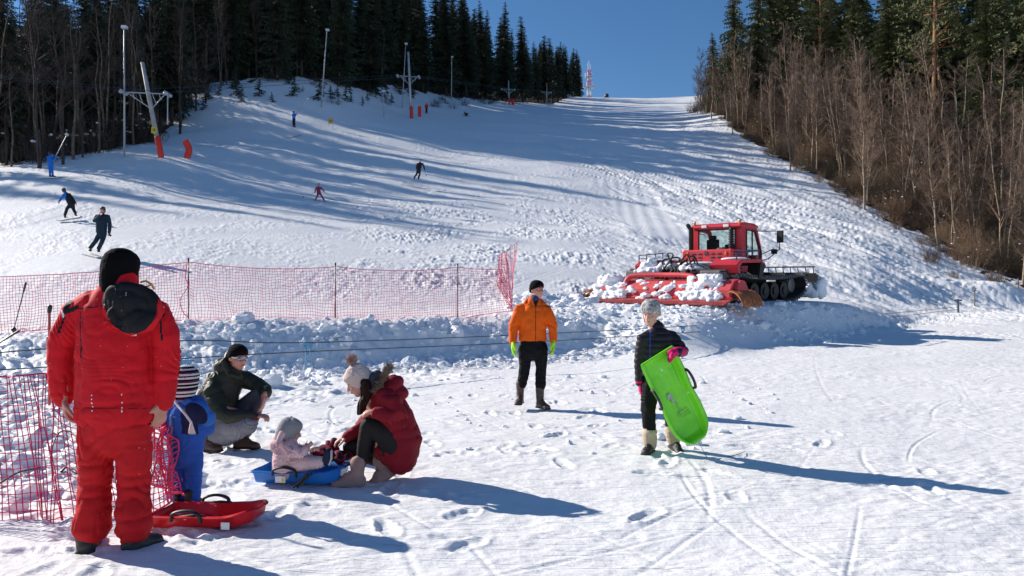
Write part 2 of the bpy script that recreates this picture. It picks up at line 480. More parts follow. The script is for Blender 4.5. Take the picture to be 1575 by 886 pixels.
# forest edges as lines over the ground (photo column -> distance)
LE_PX = [-900, -300, 0, 150, 245, 300, 400, 500, 560, 600, 700, 780, 850, 893]
LE_D = [70, 62, 58, 61, 72, 92, 95, 99, 108, 126, 150, 185, 255, 330]
RE_PX = [1072, 1086, 1130, 1200, 1330, 1440, 1575, 2000, 3000]
RE_D = [350, 135, 104, 86, 63, 51, 43, 38, 38]

def litter_mask(x, y):
    px = ppx(x, y)
    le = np.interp(px, LE_PX, LE_D); le = np.where(px > 893, 1e6, le)
    re = np.interp(px, RE_PX, RE_D); re = np.where(px < 1080, 1e6, re)
    n = noise2(x / 3.0, y / 3.0, 61) * 3.5 + noise2(x / 0.9, y / 0.9, 62) * 2.0
    m = np.maximum(sstep(-1, 4, y - le + n), sstep(-1.5, 2.5, y - re + n))
    return m * (y > 0)

def build_ground():
    inner = np.tan(np.linspace(-0.001, 0.001, 3))  # placeholder, replaced below
    u = np.linspace(-0.80, 0.80, 1150)
    th_in = np.arctan(u)
    left = np.linspace(-math.pi, th_in[0], 70, endpoint=False)
    right = np.linspace(th_in[-1], math.pi, 70)[1:-1]
    th = np.concatenate([left, th_in, right])
    r = [0.5]
    while r[-1] < 620:
        q = r[-1]
        s = 0.03 if q < 3.4 else (0.0042 if q < 32 else (0.0050 if q < 130 else 0.02))
        r.append(q * (1 + s))
    r = np.array(r)
    T, RR = np.meshgrid(th, r)
    x = (RR * np.sin(T)).ravel(); y = (RR * np.cos(T)).ravel()
    z = height(x, y)
    nr, nt = len(r), len(th)
    co = np.stack([x, y, z], 1)
    co = np.vstack([co, [[0, 0, 0.0]]])
    i = np.arange(nr - 1)[:, None]; j = np.arange(nt)[None, :]; j2 = (j + 1) % nt
    q = np.stack([i * nt + j, i * nt + j2, (i + 1) * nt + j2, (i + 1) * nt + j], -1).reshape(-1, 4)[:, ::-1]
    me = bpy.data.meshes.new('ground')
    nq = len(q); tri = np.stack([np.arange(nt), (np.arange(nt) + 1) % nt, np.full(nt, nr * nt)], 1)[:, ::1]
    me.vertices.add(len(co)); me.vertices.foreach_set('co', co.ravel())
    me.loops.add(nq * 4 + nt * 3)
    me.loops.foreach_set('vertex_index', np.concatenate([q.ravel(), tri.ravel()]).astype(np.int32))
    me.polygons.add(nq + nt)
    ls = np.concatenate([np.arange(nq) * 4, nq * 4 + np.arange(nt) * 3]).astype(np.int32)
    me.polygons.foreach_set('loop_start', ls)
    me.polygons.foreach_set('use_smooth', np.ones(nq + nt, dtype=bool))
    me.update(calc_edges=True)
    at = me.attributes.new('litter', 'FLOAT', 'POINT')
    at.data.foreach_set('value', np.append(litter_mask(x, y), 0.0).astype(np.float32))
    print('ground', len(co), 'first normal', tuple(me.polygons[1000].normal))
    ob = bpy.data.objects.new('ground', me); COL.objects.link(ob)
    m = bpy.data.materials.new('snow'); m.use_nodes = True
    n = m.node_tree.nodes; l = m.node_tree.links; b = n['Principled BSDF']
    b.inputs['Roughness'].default_value = 0.55
    b.inputs['Specular IOR Level'].default_value = 0.25
    g = n.new('ShaderNodeNewGeometry')
    # snow colour, leaf litter where the woods stand
    nz = n.new('ShaderNodeTexNoise'); nz.inputs['Scale'].default_value = 1.3; nz.inputs['Detail'].default_value = 6
    l.new(g.outputs['Position'], nz.inputs['Vector'])
    cs = n.new('ShaderNodeValToRGB'); cs.color_ramp.elements[0].color = (0.86, 0.86, 0.865, 1); cs.color_ramp.elements[1].color = (0.89, 0.885, 0.88, 1)
    cs.color_ramp.elements[0].position = 0.3; cs.color_ramp.elements[1].position = 0.55
    l.new(nz.outputs['Fac'], cs.inputs['Fac'])
    nl = n.new('ShaderNodeTexNoise'); nl.inputs['Scale'].default_value = 1.9; nl.inputs['Detail'].default_value = 8
    l.new(g.outputs['Position'], nl.inputs['Vector'])
    cl = n.new('ShaderNodeValToRGB'); cl.color_ramp.elements[0].color = (0.022, 0.016, 0.011, 1); cl.color_ramp.elements[1].color = (0.075, 0.05, 0.034, 1)
    l.new(nl.outputs['Fac'], cl.inputs['Fac'])
    a = n.new('ShaderNodeAttribute'); a.attribute_name = 'litter'
    # ragged snow patches inside the litter
    ma = n.new('ShaderNodeMath'); ma.operation = 'MULTIPLY_ADD'; ma.inputs[1].default_value = 1.1; ma.inputs[2].default_value = -0.75
    l.new(nl.outputs['Fac'], ma.inputs[0])
    ad = n.new('ShaderNodeMath'); ad.operation = 'ADD'; l.new(a.outputs['Fac'], ad.inputs[0]); l.new(ma.outputs[0], ad.inputs[1])
    rp = n.new('ShaderNodeValToRGB'); rp.color_ramp.elements[0].position = 0.38; rp.color_ramp.elements[1].position = 0.50
    l.new(ad.outputs[0], rp.inputs['Fac'])
    mx = n.new('ShaderNodeMixRGB'); l.new(rp.outputs['Color'], mx.inputs['Fac']); l.new(cs.outputs['Color'], mx.inputs['Color1']); l.new(cl.outputs['Color'], mx.inputs['Color2'])
    l.new(mx.outputs['Color'], b.inputs['Base Color'])
    # grain
    n1 = n.new('ShaderNodeTexNoise'); n1.inputs['Scale'].default_value = 16; n1.inputs['Detail'].default_value = 7; n1.inputs['Roughness'].default_value = 0.62
    l.new(g.outputs['Position'], n1.inputs['Vector'])
    n2 = n.new('ShaderNodeTexNoise'); n2.inputs['Scale'].default_value = 2.6; n2.inputs['Detail'].default_value = 8; n2.inputs['Roughness'].default_value = 0.65
    l.new(g.outputs['Position'], n2.inputs['Vector'])
    b1 = n.new('ShaderNodeBump'); b1.inputs['Strength'].default_value = 0.32; b1.inputs['Distance'].default_value = 0.02
    l.new(n1.outputs['Fac'], b1.inputs['Height'])
    b2 = n.new('ShaderNodeBump'); b2.inputs['Strength'].default_value = 0.3; b2.inputs['Distance'].default_value = 0.10
    l.new(n2.outputs['Fac'], b2.inputs['Height']); l.new(b1.outputs['Normal'], b2.inputs['Normal'])
    prev = b2
    for ang, sc_ in ((28, (1.0, 24, 1)), (112, (1.3, 30, 1)), (160, (.8, 18, 1))):     # fine scoring by skis and sledges
        mp = n.new('ShaderNodeMapping'); mp.inputs['Rotation'].default_value = (0, 0, R(ang)); mp.inputs['Scale'].default_value = sc_
        l.new(g.outputs['Position'], mp.inputs['Vector'])
        ns = n.new('ShaderNodeTexNoise'); ns.inputs['Scale'].default_value = 1.0; ns.inputs['Detail'].default_value = 3; ns.inputs['Distortion'].default_value = .15
        l.new(mp.outputs['Vector'], ns.inputs['Vector'])
        rs_ = n.new('ShaderNodeValToRGB'); rs_.color_ramp.elements[0].position = 0.60; rs_.color_ramp.elements[0].color = (1, 1, 1, 1); rs_.color_ramp.elements[1].position = 0.67; rs_.color_ramp.elements[1].color = (0, 0, 0, 1)
        l.new(ns.outputs['Fac'], rs_.inputs['Fac'])
        bb = n.new('ShaderNodeBump'); bb.inputs['Strength'].default_value = 0.5; bb.inputs['Distance'].default_value = 0.012
        l.new(rs_.outputs['Color'], bb.inputs['Height']); l.new(prev.outputs['Normal'], bb.inputs['Normal']); prev = bb
    l.new(prev.outputs['Normal'], b.inputs['Normal'])
    me.materials.append(m)
    tag(ob, kind='structure')
    MATS['snow'] = m
    return ob
build_ground()
M_SNOW = mat('loose_snow', (0.86, 0.87, 0.89), 0.6, spec=0.2, bump=0.5, bscale=14, bdist=0.03)
# ---------------------------------------------------------------- woods
M_TRUNK_D = mat('bark_dark', (0.045, 0.032, 0.024), 0.9, var=0.4, vscale=3)
M_TRUNK_L = mat('bark_grey', (0.30, 0.23, 0.16), 0.9, var=0.35, vscale=2.5)
M_TRUNK_R = mat('bark_orange', (0.36, 0.18, 0.09), 0.9, var=0.35, vscale=2)
M_TWIG = mat('twigs_brown', (0.165, 0.108, 0.074), 0.9, var=0.35, vscale=1.2)
M_TWIG_D = mat('twigs_dark', (0.055, 0.038, 0.03), 0.9, var=0.35, vscale=1.2)
M_BRUSH = mat('brush_brown', (0.18, 0.110, 0.065), 0.9, var=0.4, vscale=0.9)
M_BRUSH_O = mat('brush_olive', (0.125, 0.09, 0.052), 0.9, var=0.4, vscale=0.9)
def needle_mat(name, c1, c2):
    return mat(name, c1, 0.75, col2=c2, vscale=1.4)
M_NEEDLE = needle_mat('needles_dark', (0.008, 0.020, 0.009), (0.024, 0.042, 0.016))
M_NEEDLE_L = needle_mat('needles_olive', (0.04, 0.062, 0.018), (0.13, 0.13, 0.04))

def spruce(name, h, rad, seed, nm, first=0.12, step=0.5, per=8, trunkmat=None):
    rs = random.Random(seed)
    root = empty(name)
    t = MB(); t.tube([(0, 0, -0.6), (0.02 * h * 0.1, 0, h * 0.5), (0, 0, h)], [h * 0.013, h * 0.009, 0.02], n=6, dome=False)
    t.build('trunk', trunkmat or M_TRUNK_D, root)
    V = []; T = []
    def tri(a, b, c):
        i = len(V); V.extend([a, b, c]); T.append((i, i + 1, i + 2))
    z = h * first
    while z < h * 0.99:
        f = 1 - (z - h * first) / (h * (1 - first))
        L0 = rad * (0.12 + 0.88 * f ** 0.85) * (0.55 + 0.45 * min(1, (1 - f) * 6 + 0.3))
        for k in range(per if f > 0.12 else 5):
            a = rs.uniform(0, 2 * math.pi)
            L = L0 * rs.uniform(0.6, 1.15)
            droop = rs.uniform(0.12, 0.4) * (0.4 + f)
            ca, sa = math.cos(a), math.sin(a)
            zz = z + rs.uniform(-0.25, 0.25)
            pts = []
            for q in range(5):
                s = q / 4
                r = L * s
                pts.append((ca * r, sa * r, zz + L * (0.22 * s - (droop + 0.22) * s * s * 1.1 + 0.14 * s ** 4)))
            for q in range(4):      # the spray: hanging and sideways shoots
                s = (q + 0.5) / 4
                p, p2 = pts[q], pts[q + 1]
                wd = L * 0.20 * (1.15 - s * 0.75) + 0.05
                for sd in (-1, 1):
                    for u in range(2):
                        m = [p[i] + (p2[i] - p[i]) * (u * 0.5 + rs.uniform(0, .2)) for i in range(3)]
                        m2 = [p[i] + (p2[i] - p[i]) * (u * 0.5 + 0.45) for i in range(3)]
                        w = wd * rs.uniform(0.7, 1.3)
                        tip = (m2[0] + ca * w * 0.45 - sa * sd * w, m2[1] + sa * w * 0.45 + ca * sd * w, m2[2] - w * rs.uniform(0.15, 0.55))
                        tri(tuple(m), tuple(m2), tip)
                hang = (p2[0] + rs.uniform(-.1, .1), p2[1] + rs.uniform(-.1, .1), p2[2] - wd * rs.uniform(0.6, 1.3))
                tri(p, p2, hang)
            e = pts[-1]
            tri(pts[3], e, (e[0] + ca * 0.25 * L * .5, e[1] + sa * 0.25 * L * .5, e[2] + 0.02))
        z += step * (0.55 + 0.6 * f) * rs.uniform(0.8, 1.2)
    c = MB(); c.v = V; c.f = T; c.m = [0] * len(T)
    c.build('crown', nm, root)
    return root

def pine(name, h, seed, nm):
    """tall bare orange stem, rounded clumpy crown at the top"""
    rs = random.Random(seed)
    root = empty(name)
    t = MB(); t.tube([(0, 0, -0.6), (rs.uniform(-.2, .2), rs.uniform(-.2, .2), h * .4), (rs.uniform(-.4, .4), 0, h * .75), (0, 0, h * 0.97)], [h * .013, h * .010, h * .007, .03], n=7, dome=False)
    V = []; T = []
    for k in range(46):
        z = h * rs.uniform(0.52, 0.98); a = rs.uniform(0, 6.283)
        L = (1 - abs(z / h - 0.72) * 2.0) * h * 0.17 * rs.uniform(0.6, 1.15) + 0.4
        e = Vector((math.cos(a) * L, math.sin(a) * L, z + L * rs.uniform(0.0, 0.5)))
        t.tube([(0, 0, z), (e.x * .5, e.y * .5, z + (e.z - z) * .3), e], [.05, .035, .015], n=4, dome=False)
        for c in range(5):
            cc = Vector((0, 0, z)).lerp(e, rs.uniform(0.45, 1.05)) + Vector((rs.gauss(0, .3), rs.gauss(0, .3), rs.gauss(0, .2)))
            for q in range(22):
                d = Vector((rs.gauss(0, 1), rs.gauss(0, 1), rs.gauss(0.25, .7))).normalized() * rs.uniform(.25, .6)
                o = cc + d * rs.uniform(0.1, .7)
                s = d.orthogonal().normalized() * 0.09
                i = len(V); V.extend([tuple(o - s), tuple(o + s), tuple(o + d)]); T.append((i, i + 1, i + 2))
    t.build('trunk', M_TRUNK_R, root)
    c = MB(); c.v = V; c.f = T; c.m = [0] * len(T); c.build('crown', nm, root)
    return root

def stick(V, T, a, b, ra, rb):
    """three sided stick"""
    d = (b - a)
    if d.length < 1e-5: return
    u = d.orthogonal().normalized(); w = d.normalized().cross(u)
    i = len(V)
    for (p, r) in ((a, ra), (b, rb)):
        for k in range(3):
            an = 2.094 * k
            V.append(tuple(p + u * (math.cos(an) * r) + w * (math.sin(an) * r)))
    for k in range(3):
        k2 = (k + 1) % 3
        T.append((i + k, i + k2, i + 3 + k2, i + 3 + k))

def bare_tree(name, h, seed, tm, cm, stems=1, first=0.3, spread=0.55, limbs=26, twigs=7, tw=0.012, lean=0.0):
    rs = random.Random(seed)
    root = empty(name)
    t = MB(); V = []; T = []
    for st in range(stems):
        a0 = rs.uniform(0, 6.283); off = 0.0 if stems == 1 else 0.25
        base = Vector((math.cos(a0) * off, math.sin(a0) * off, -0.5))
        ln = Vector((math.cos(a0), math.sin(a0), 0)) * (0.10 if stems > 1 else 0.02) * h + Vector((lean * h, 0, 0))
        hh = h * rs.uniform(0.8, 1.0)
        cp = [base]
        for q in range(1, 7):
            s = q / 6
            cp.append(base + ln * s ** 1.4 + Vector((rs.gauss(0, .006) * h, rs.gauss(0, .006) * h, hh * s)))
        rr = [h * 0.0085 * (1 - 0.93 * (q / 6) ** 0.9) * (0.8 if stems > 1 else 1.05) + 0.006 for q in range(7)]
        t.tube(curve_pts(cp, 3), [rr[0] + (rr[-1] - rr[0]) * (i / 18) ** 0.9 for i in range(19)], n=6, dome=False)
        def along(s):
            f = s * 6; i = min(5, int(f)); return cp[i].lerp(cp[i + 1], f - i)
        for k in range(limbs):
            s = rs.uniform(first, 0.99); p = along(s)
            a = rs.uniform(0, 6.283)
            L = hh * spread * 0.36 * (1.15 - s) ** 0.55 * rs.uniform(0.5, 1.25)
            up = rs.uniform(0.7, 1.7)
            d = Vector((math.cos(a), math.sin(a), up)).normalized()
            q1 = p + d * L * .5; d2 = (d + Vector((rs.gauss(0, .22), rs.gauss(0, .22), .15))).normalized(); q2 = q1 + d2 * L * .5
            r0 = 0.0035 * hh * (1.1 - s) * L / (hh * .2) + 0.012
            stick(V, T, p, q1, r0, r0 * .65); stick(V, T, q1, q2, r0 * .65, tw * .7)
            for c in range(twigs):
                u = rs.uniform(0.15, 1.0)
                m = p.lerp(q1, u * 2) if u < .5 else q1.lerp(q2, u * 2 - 1)
                dd = (d + Vector((rs.gauss(0, .6), rs.gauss(0, .6), rs.gauss(0.1, .4)))).normalized()
                l1 = L * rs.uniform(.2, .5) * (1.15 - u * .6)
                e = m + dd * l1
                stick(V, T, m, e, tw * .8, tw * .5)
                for g in range(5):
                    v = rs.uniform(.15, 1.0); mm = m.lerp(e, v)
                    d3 = (dd + Vector((rs.gauss(0, .55), rs.gauss(0, .55), rs.gauss(.15, .4)))).normalized()
                    stick(V, T, mm, mm + d3 * l1 * rs.uniform(.3, .65), tw * .5, tw * .28)
    t.build('trunk', tm, root, smooth=True)
    c = MB(); c.v = V; c.f = T; c.m = [0] * len(T); c.build('crown', cm, root)
    return root

def brush(name, h, w, seed, cm, n=90, tw=0.008, snow=8):
    """one shrub: many thin upright rods that branch"""
    rs = random.Random(seed)
    V = []; T = []; M = []
    for k in range(n):
        a = rs.uniform(0, 6.283); r = w * rs.uniform(0, .5) ** 0.8
        b = Vector((math.cos(a) * r * .6, math.sin(a) * r * .6, -0.25))
        d = Vector((math.cos(a) * rs.uniform(0, .55) + rs.gauss(0, .18), math.sin(a) * rs.uniform(0, .55) + rs.gauss(0, .18), 1)).normalized()
        L = h * rs.uniform(.45, 1.05)
        m = b + d * L * .5; e = m + (d + Vector((rs.gauss(0, .2), rs.gauss(0, .2), 0))).normalized() * L * .5
        stick(V, T, b, m, tw * 1.5, tw); stick(V, T, m, e, tw, tw * .4)
        for c in range(9):
            u = rs.uniform(.2, 1); p = b.lerp(m, u * 2) if u < .5 else m.lerp(e, u * 2 - 1)
            dd = (d + Vector((rs.gauss(0, .6), rs.gauss(0, .6), rs.gauss(0, .35)))).normalized()
            l1 = L * rs.uniform(.1, .32); q = p + dd * l1
            stick(V, T, p, q, tw * .6, tw * .35)
            for g in range(2):
                pp = p.lerp(q, rs.uniform(.2, .9)); d3 = (dd + Vector((rs.gauss(0, .6), rs.gauss(0, .6), rs.gauss(0, .4)))).normalized()
                stick(V, T, pp, pp + d3 * l1 * .5, tw * .4, tw * .25)
    c = MB(); c.v = V; c.f = T; c.m = [0] * len(T)
    for k in range(snow):
        a = rs.uniform(0, 6.283); r = w * rs.uniform(.1, .5); c.mi = 1
        c.ell((math.cos(a) * r, math.sin(a) * r, h * rs.uniform(.1, .75)), (rs.uniform(.04, .13), rs.uniform(.04, .12), rs.uniform(.03, .07)), nu=6, nv=4)
    return c.build(name, [cm, M_SNOW], None)

rt = random.Random(77)
TREES = []
def put(protos, x, y, scale=1.0, jitter=0.15, sink=0.3, label=None, cat='tree', group=None, tilt=0.03):
    p = protos[rt.randrange(len(protos))]
    if not p.get('used'):
        o = p['o']; p['used'] = True
    else: o = copy_tree(p['o'])
    z = gz(x, y) - sink
    s = scale * rt.uniform(1 - jitter, 1 + jitter)
    o.location = (x, y, z); o.scale = (s, s, s * rt.uniform(.95, 1.08))
    o.rotation_euler = (rt.gauss(0, tilt), rt.gauss(0, tilt), rt.uniform(0, 6.283))
    tag(o, label, cat, group)
    TREES.append(o)
    return o
def pr(*os): return [{'o': o} for o in os]

def at_px(px, d):
    return ((px - 787.5) / F * d, d)
def edge(pxs, ds, px): return float(np.interp(px, pxs, ds))

LSPR = pr(*[spruce('spruce_tree', 25, 3.6 + .35 * (i % 3), 100 + i, M_NEEDLE, first=0.05 + .05 * (i % 3), step=0.55, per=11) for i in range(6)])
RSPR = pr(*[spruce('spruce_tree', 24, 4.4 + .3 * i, 120 + i, M_NEEDLE_L, first=0.2, step=0.5, per=10) for i in range(4)])
RPIN = pr(*[pine('pine_tree', 23, 130 + i, M_NEEDLE_L) for i in range(3)])
M_TRUNK_M = mat('bark_brown', (0.13, 0.098, 0.07), 0.9, var=0.35, vscale=2.5)
LBAR = pr(*[bare_tree('bare_tree', 16, 140 + i, M_TRUNK_M if i < 2 else M_TWIG_D, M_TWIG_D, stems=1 + (i % 2), first=.35, limbs=26, tw=0.011) for i in range(4)])
RBAR = pr(*[bare_tree('bare_tree', 15, 150 + i, M_TRUNK_L, M_TWIG, stems=1 + (i % 3), first=.22, limbs=(46, 28, 20)[i % 3], twigs=10, tw=0.015, spread=.62) for i in range(6)])
RBRU = pr(*[brush('shrub', 4.2, 4.0, 160 + i, M_BRUSH if i % 2 else M_BRUSH_O, n=110, tw=0.011) for i in range(4)])
LBRU = pr(*[brush('shrub', 1.7, 2.0, 170 + i, M_TWIG_D, n=34, tw=0.008, snow=2) for i in range(2)])
LITT = pr(*[spruce('young_spruce', 2.0, 0.75, 180 + i, M_NEEDLE, first=0.05, step=0.2, per=6) for i in range(2)])

# left wood: spruces in rows behind the edge
LL = 'dark spruce in the shaded wood left of the piste'
GL = 'spruces in the dark wood left of the piste'
count = 0
for row in range(9):
    px = -60 - row * 13
    while px < 895 - row * 1.0:
        d = edge(LE_PX, LE_D, px) + 3 + row * 7.0 + rt.uniform(-2.5, 2.5)
        if row == 0 and px < 560: pass
        if px < 230 and row < 2 and rt.random() < .5:
            px += 45; continue
        if px < 560 and row == 0 and rt.random() < .35:
            px += 20; continue
        if row > 6 and px > 640:
            px += 40; continue
        x, y = at_px(px, d)
        zone = 'by the far left edge of the picture' if px < 130 else ('behind the nearest lift pylon' if px < 320 else ('above the shaded snow bank' if px < 560 else ('behind the second lift pylon' if px < 690 else ('above the far lift pylons' if px < 800 else 'near the summit, seen against the sky'))))
        rank = 'front-row' if row < 2 else ('half-hidden' if row < 5 else 'hindmost')
        put(LSPR, x, y, .82 if px > 620 else (.68 if px < 300 and row < 2 else (.96 if row > 6 else .60) if px < 300 else (.70 if px < 520 else .76)), .13 if px < 620 else .2, label='dark %s spruce of the left wood %s' % (rank, zone), group='%s spruces of the left wood %s' % (rank, zone))
        count += 1
        px += ((3.0 if px < 560 else 4.0) + row * 0.55) * F / d * rt.uniform(.75, 1.3)
print('left spruces', count)
# bare trees in front of them
k = 0
for px, d, s in [(16, 57, .62), (64, 55, 1.0), (100, 57, .95), (112, 59, 1.0), (128, 60, .8), (276, 74, .95), (315, 86, .7), (340, 92, .7), (205, 66, .9), (160, 64, .9), (40, 62, .9), (235, 72, .85), (-20, 58, 1.0), (395, 97, .8), (455, 100, .8), (350, 94, .8), (300, 84, .85), (520, 104, .8), (8, 60, .9), (28, 63, .95), (52, 61, .9), (74, 62, .95), (95, 64, .9), (118, 63, .95), (140, 66, .9), (150, 62, .8), (172, 67, .9), (198, 70, .9), (218, 72, .95), (238, 78, .9), (180, 70, .8), (84, 66, .9), (430, 98, .7), (588, 124, .8), (-90, 60, 1), (-150, 60, .9), (-60, 66, 1)]:
    x, y = at_px(px, d)
    zone = 'outside the left edge' if px < 0 else 'at the left edge of the picture' if px < 55 else 'just behind the bright blue lift rider' if px < 110 else 'right of the bright blue lift rider' if px < 150 else 'left of the tall lamp post' if px < 190 else 'beside the nearest lift pylon' if px < 260 else 'right of the red curved mat' if px < 345 else 'on top of the shaded snow bank' if px < 480 else 'near the lamp post above the bank' if px < 560 else 'left of the second lift pylon'
    size = 'tall' if s >= .95 else ('short' if s < .75 else 'middling')
    put(LBAR, x, y, s, .04, label='%s leafless tree %s, before the dark wood' % (size, zone), group='%s leafless trees %s' % (size, zone), tilt=.02)
# outside the left edge of the picture: the trees that throw streaks of shade on the lower piste
for k in range(34):
    px = rt.uniform(-900, -80); d = edge(LE_PX, LE_D, px) + rt.uniform(0, 26)
    x, y = at_px(px, d)
    put(LBAR if rt.random() < .6 else LSPR, x, y, .95, .1, label='tree beyond the left end of the dark wood', group='trees beyond the left end of the wood')
# scrub and young spruces on the snow bank below the left wood
for k in range(60):
    px = rt.uniform(165, 640)
    t = rt.uniform(0.35, 1.0)
    d = edge([150, 245, 300, 400, 500, 600, 700], [62, 72, 78, 80, 84, 100, 130], px) * (1 - t) + t * edge(LE_PX, LE_D, px)
    x, y = at_px(px, d)
    if rt.random() < .55:
        put(LITT, x, y, 1.0, .45, .1, label='small dark spruce sapling on the shaded snow bank', cat='sapling', group='spruce saplings on the snow bank')
    else:
        put(LBRU, x, y, 1.0, .4, .1, label='thin leafless bush on the shaded snow bank', cat='bush', group='bushes on the left snow bank')
for k in range(26):
    px = rt.uniform(-10, 330); d = edge(LE_PX, LE_D, px) + rt.uniform(-1.5, 8)
    x, y = at_px(px, d)
    put(LBRU, x, y, 1.9, .3, .1, label='dark leafless undergrowth bush among the trunks on the left', cat='bush', group='undergrowth bushes in the left wood')
for k in range(24):
    px = rt.uniform(640, 800); d = edge(LE_PX, LE_D, px) - rt.uniform(1, 22)
    x, y = at_px(px, d)
    put(LBRU, x, y, .8, .3, .1, label='low leafless bush in the snow below the far spruces', cat='bush', group='low bushes below the far spruces')

# right wood: brush in front, leafless trees, evergreens on the ridge behind
n = 0
for row in range(8):
    px = 1066 + row * 9
    while px < 1760:
        d0 = edge(RE_PX, RE_D, px)
        if px < 1130 and d0 > 150: d0 = 150
        d = d0 + 1.5 + row * 4.6 + rt.uniform(-1.5, 1.5) + 3.0 * math.sin(px * .045) + 1.5 * math.sin(px * .013 + 2)
        x, y = at_px(px, d)
        zone = 'at its far upper end' if px < 1180 else ('beyond the red machine' if px < 1330 else ('on the steep middle of the slope' if px < 1480 else 'at the right edge of the picture'))
        rank = 'front-row' if row < 2 else 'uphill'
        put(RBRU, x, y, (.55 + .14 * min(row, 5)), .25, .2, label='tangled brown %s shrub of the right thicket %s' % (rank, zone), cat='shrub', group='%s shrubs of the right thicket %s' % (rank, zone))
        n += 1
        px += 2.7 * F / d * rt.uniform(.7, 1.3)
print('right shrubs', n)
n = 0
for row in range(7):
    px = 1078 + row * 12
    while px < 1760:
        d0 = min(edge(RE_PX, RE_D, px), 140)
        d = d0 + 2.0 + row * 4.6 + rt.uniform(-2, 2)
        x, y = at_px(px, d)
        zone = 'at its far upper end' if px < 1180 else ('beyond the red machine' if px < 1330 else ('on the steep middle of the slope' if px < 1480 else 'at the right edge of the picture'))
        rank = 'front-row pale-barked' if row < 2 else 'brown uphill'
        put(RBAR, x, y, .74 if px < 1130 else (.74 + .035 * row), .2, .2, label='%s leafless tree of the right thicket %s' % (rank, zone), group='%s leafless trees of the right thicket %s' % (rank, zone), tilt=.035)
        n += 1
        px += (3.7 if row else 5.0) * F / d * rt.uniform(.6, 1.4)
print('right bare', n)
for row in range(4):
    px = 1150 + row * 10
    while px < 1760:
        if px < 1195: px = 1195 + row * 10
        d0 = min(edge(RE_PX, RE_D, px), 130)
        d = d0 + 33 + row * 9 + rt.uniform(-2.5, 2.5)
        x, y = at_px(px, d)
        if rt.random() < .34 and row < 2: put(RPIN, x, y, .9, .1, label='pine with a bare orange trunk above the right thicket', group='pines above the right thicket')
        else: put(RSPR, x, y, 1.0, .14, label='green %s spruce above the right thicket, %s' % ('nearer' if row < 2 else 'rear', 'towards the open sky' if px < 1300 else ('above the middle of the thicket' if px < 1450 else 'in the top right corner')), group='%s spruces above the right thicket %s' % ('nearer' if row < 2 else 'rear', 'left' if px < 1300 else ('middle' if px < 1450 else 'right')))
        px += 5.6 * F / d * rt.uniform(.75, 1.3)
for px, d, s, lab in [(1131, 112, .86, 'tall ragged spruce standing out against the sky at the left end of the right wood'), (1101, 128, .62, 'shorter spruce against the sky, left of the tall ragged one on the right'), (1165, 112, 1.0, 'tall spruce just right of the ragged one against the sky')]:
    x, y = at_px(px, d); o = put(RSPR, x, y, s, .02); tag(o, lab, 'tree'); o.scale.x *= .74; o.scale.y *= .74

# stray shrubs and saplings standing out on the snow in front of the right thicket
for k in range(26):
    px = rt.uniform(1090, 1560); d = edge(RE_PX, RE_D, px) - abs(rt.gauss(0, 2.6)) - .5
    x, y = at_px(px, d)
    put(RBRU, x, y, .22, .45, .05, label='low stray bush on the snow at the foot of the right thicket', cat='shrub', group='stray bushes below the right thicket')
for px, d, s, lab in [(1128, 101, .62, 'lone slim dark tree on the snow at the upper end of the right thicket'), (1215, 77, .72, 'straight slim tree standing in front of the thicket above the red machine'), (1330, 61, .7, 'bent leafless tree at the thicket edge beyond the red machine'), (1088, 128, .7, 'leafless tree against the sky at the far upper end of the right thicket'), (1106, 124, .8, 'twiggy leafless tree beside the shorter sky-lined spruce'), (1074, 140, .62, 'small leafless tree at the very top end of the right thicket'), (1096, 118, .85, 'leafless tree with a wide brown crown below the sky-lined spruces'), (1118, 112, .95, 'tall leafless tree left of the ragged spruce'), (1138, 106, .9, 'thin leafless tree before the ragged spruce'), (1148, 110, .9, 'broad leafless crown in front of the tall ragged spruce')]:
    x, y = at_px(px, d); o = put(RBAR[:1] + RBAR[3:4], x, y, s, .02); tag(o, lab, 'tree')
for pl_ in (LSPR, RSPR, RPIN, LBAR, RBAR, RBRU, LBRU, LITT):
    for p_ in pl_:
        if not p_.get('used'):
            for ch in list(p_['o'].children): bpy.data.objects.remove(ch)
            bpy.data.objects.remove(p_['o'])
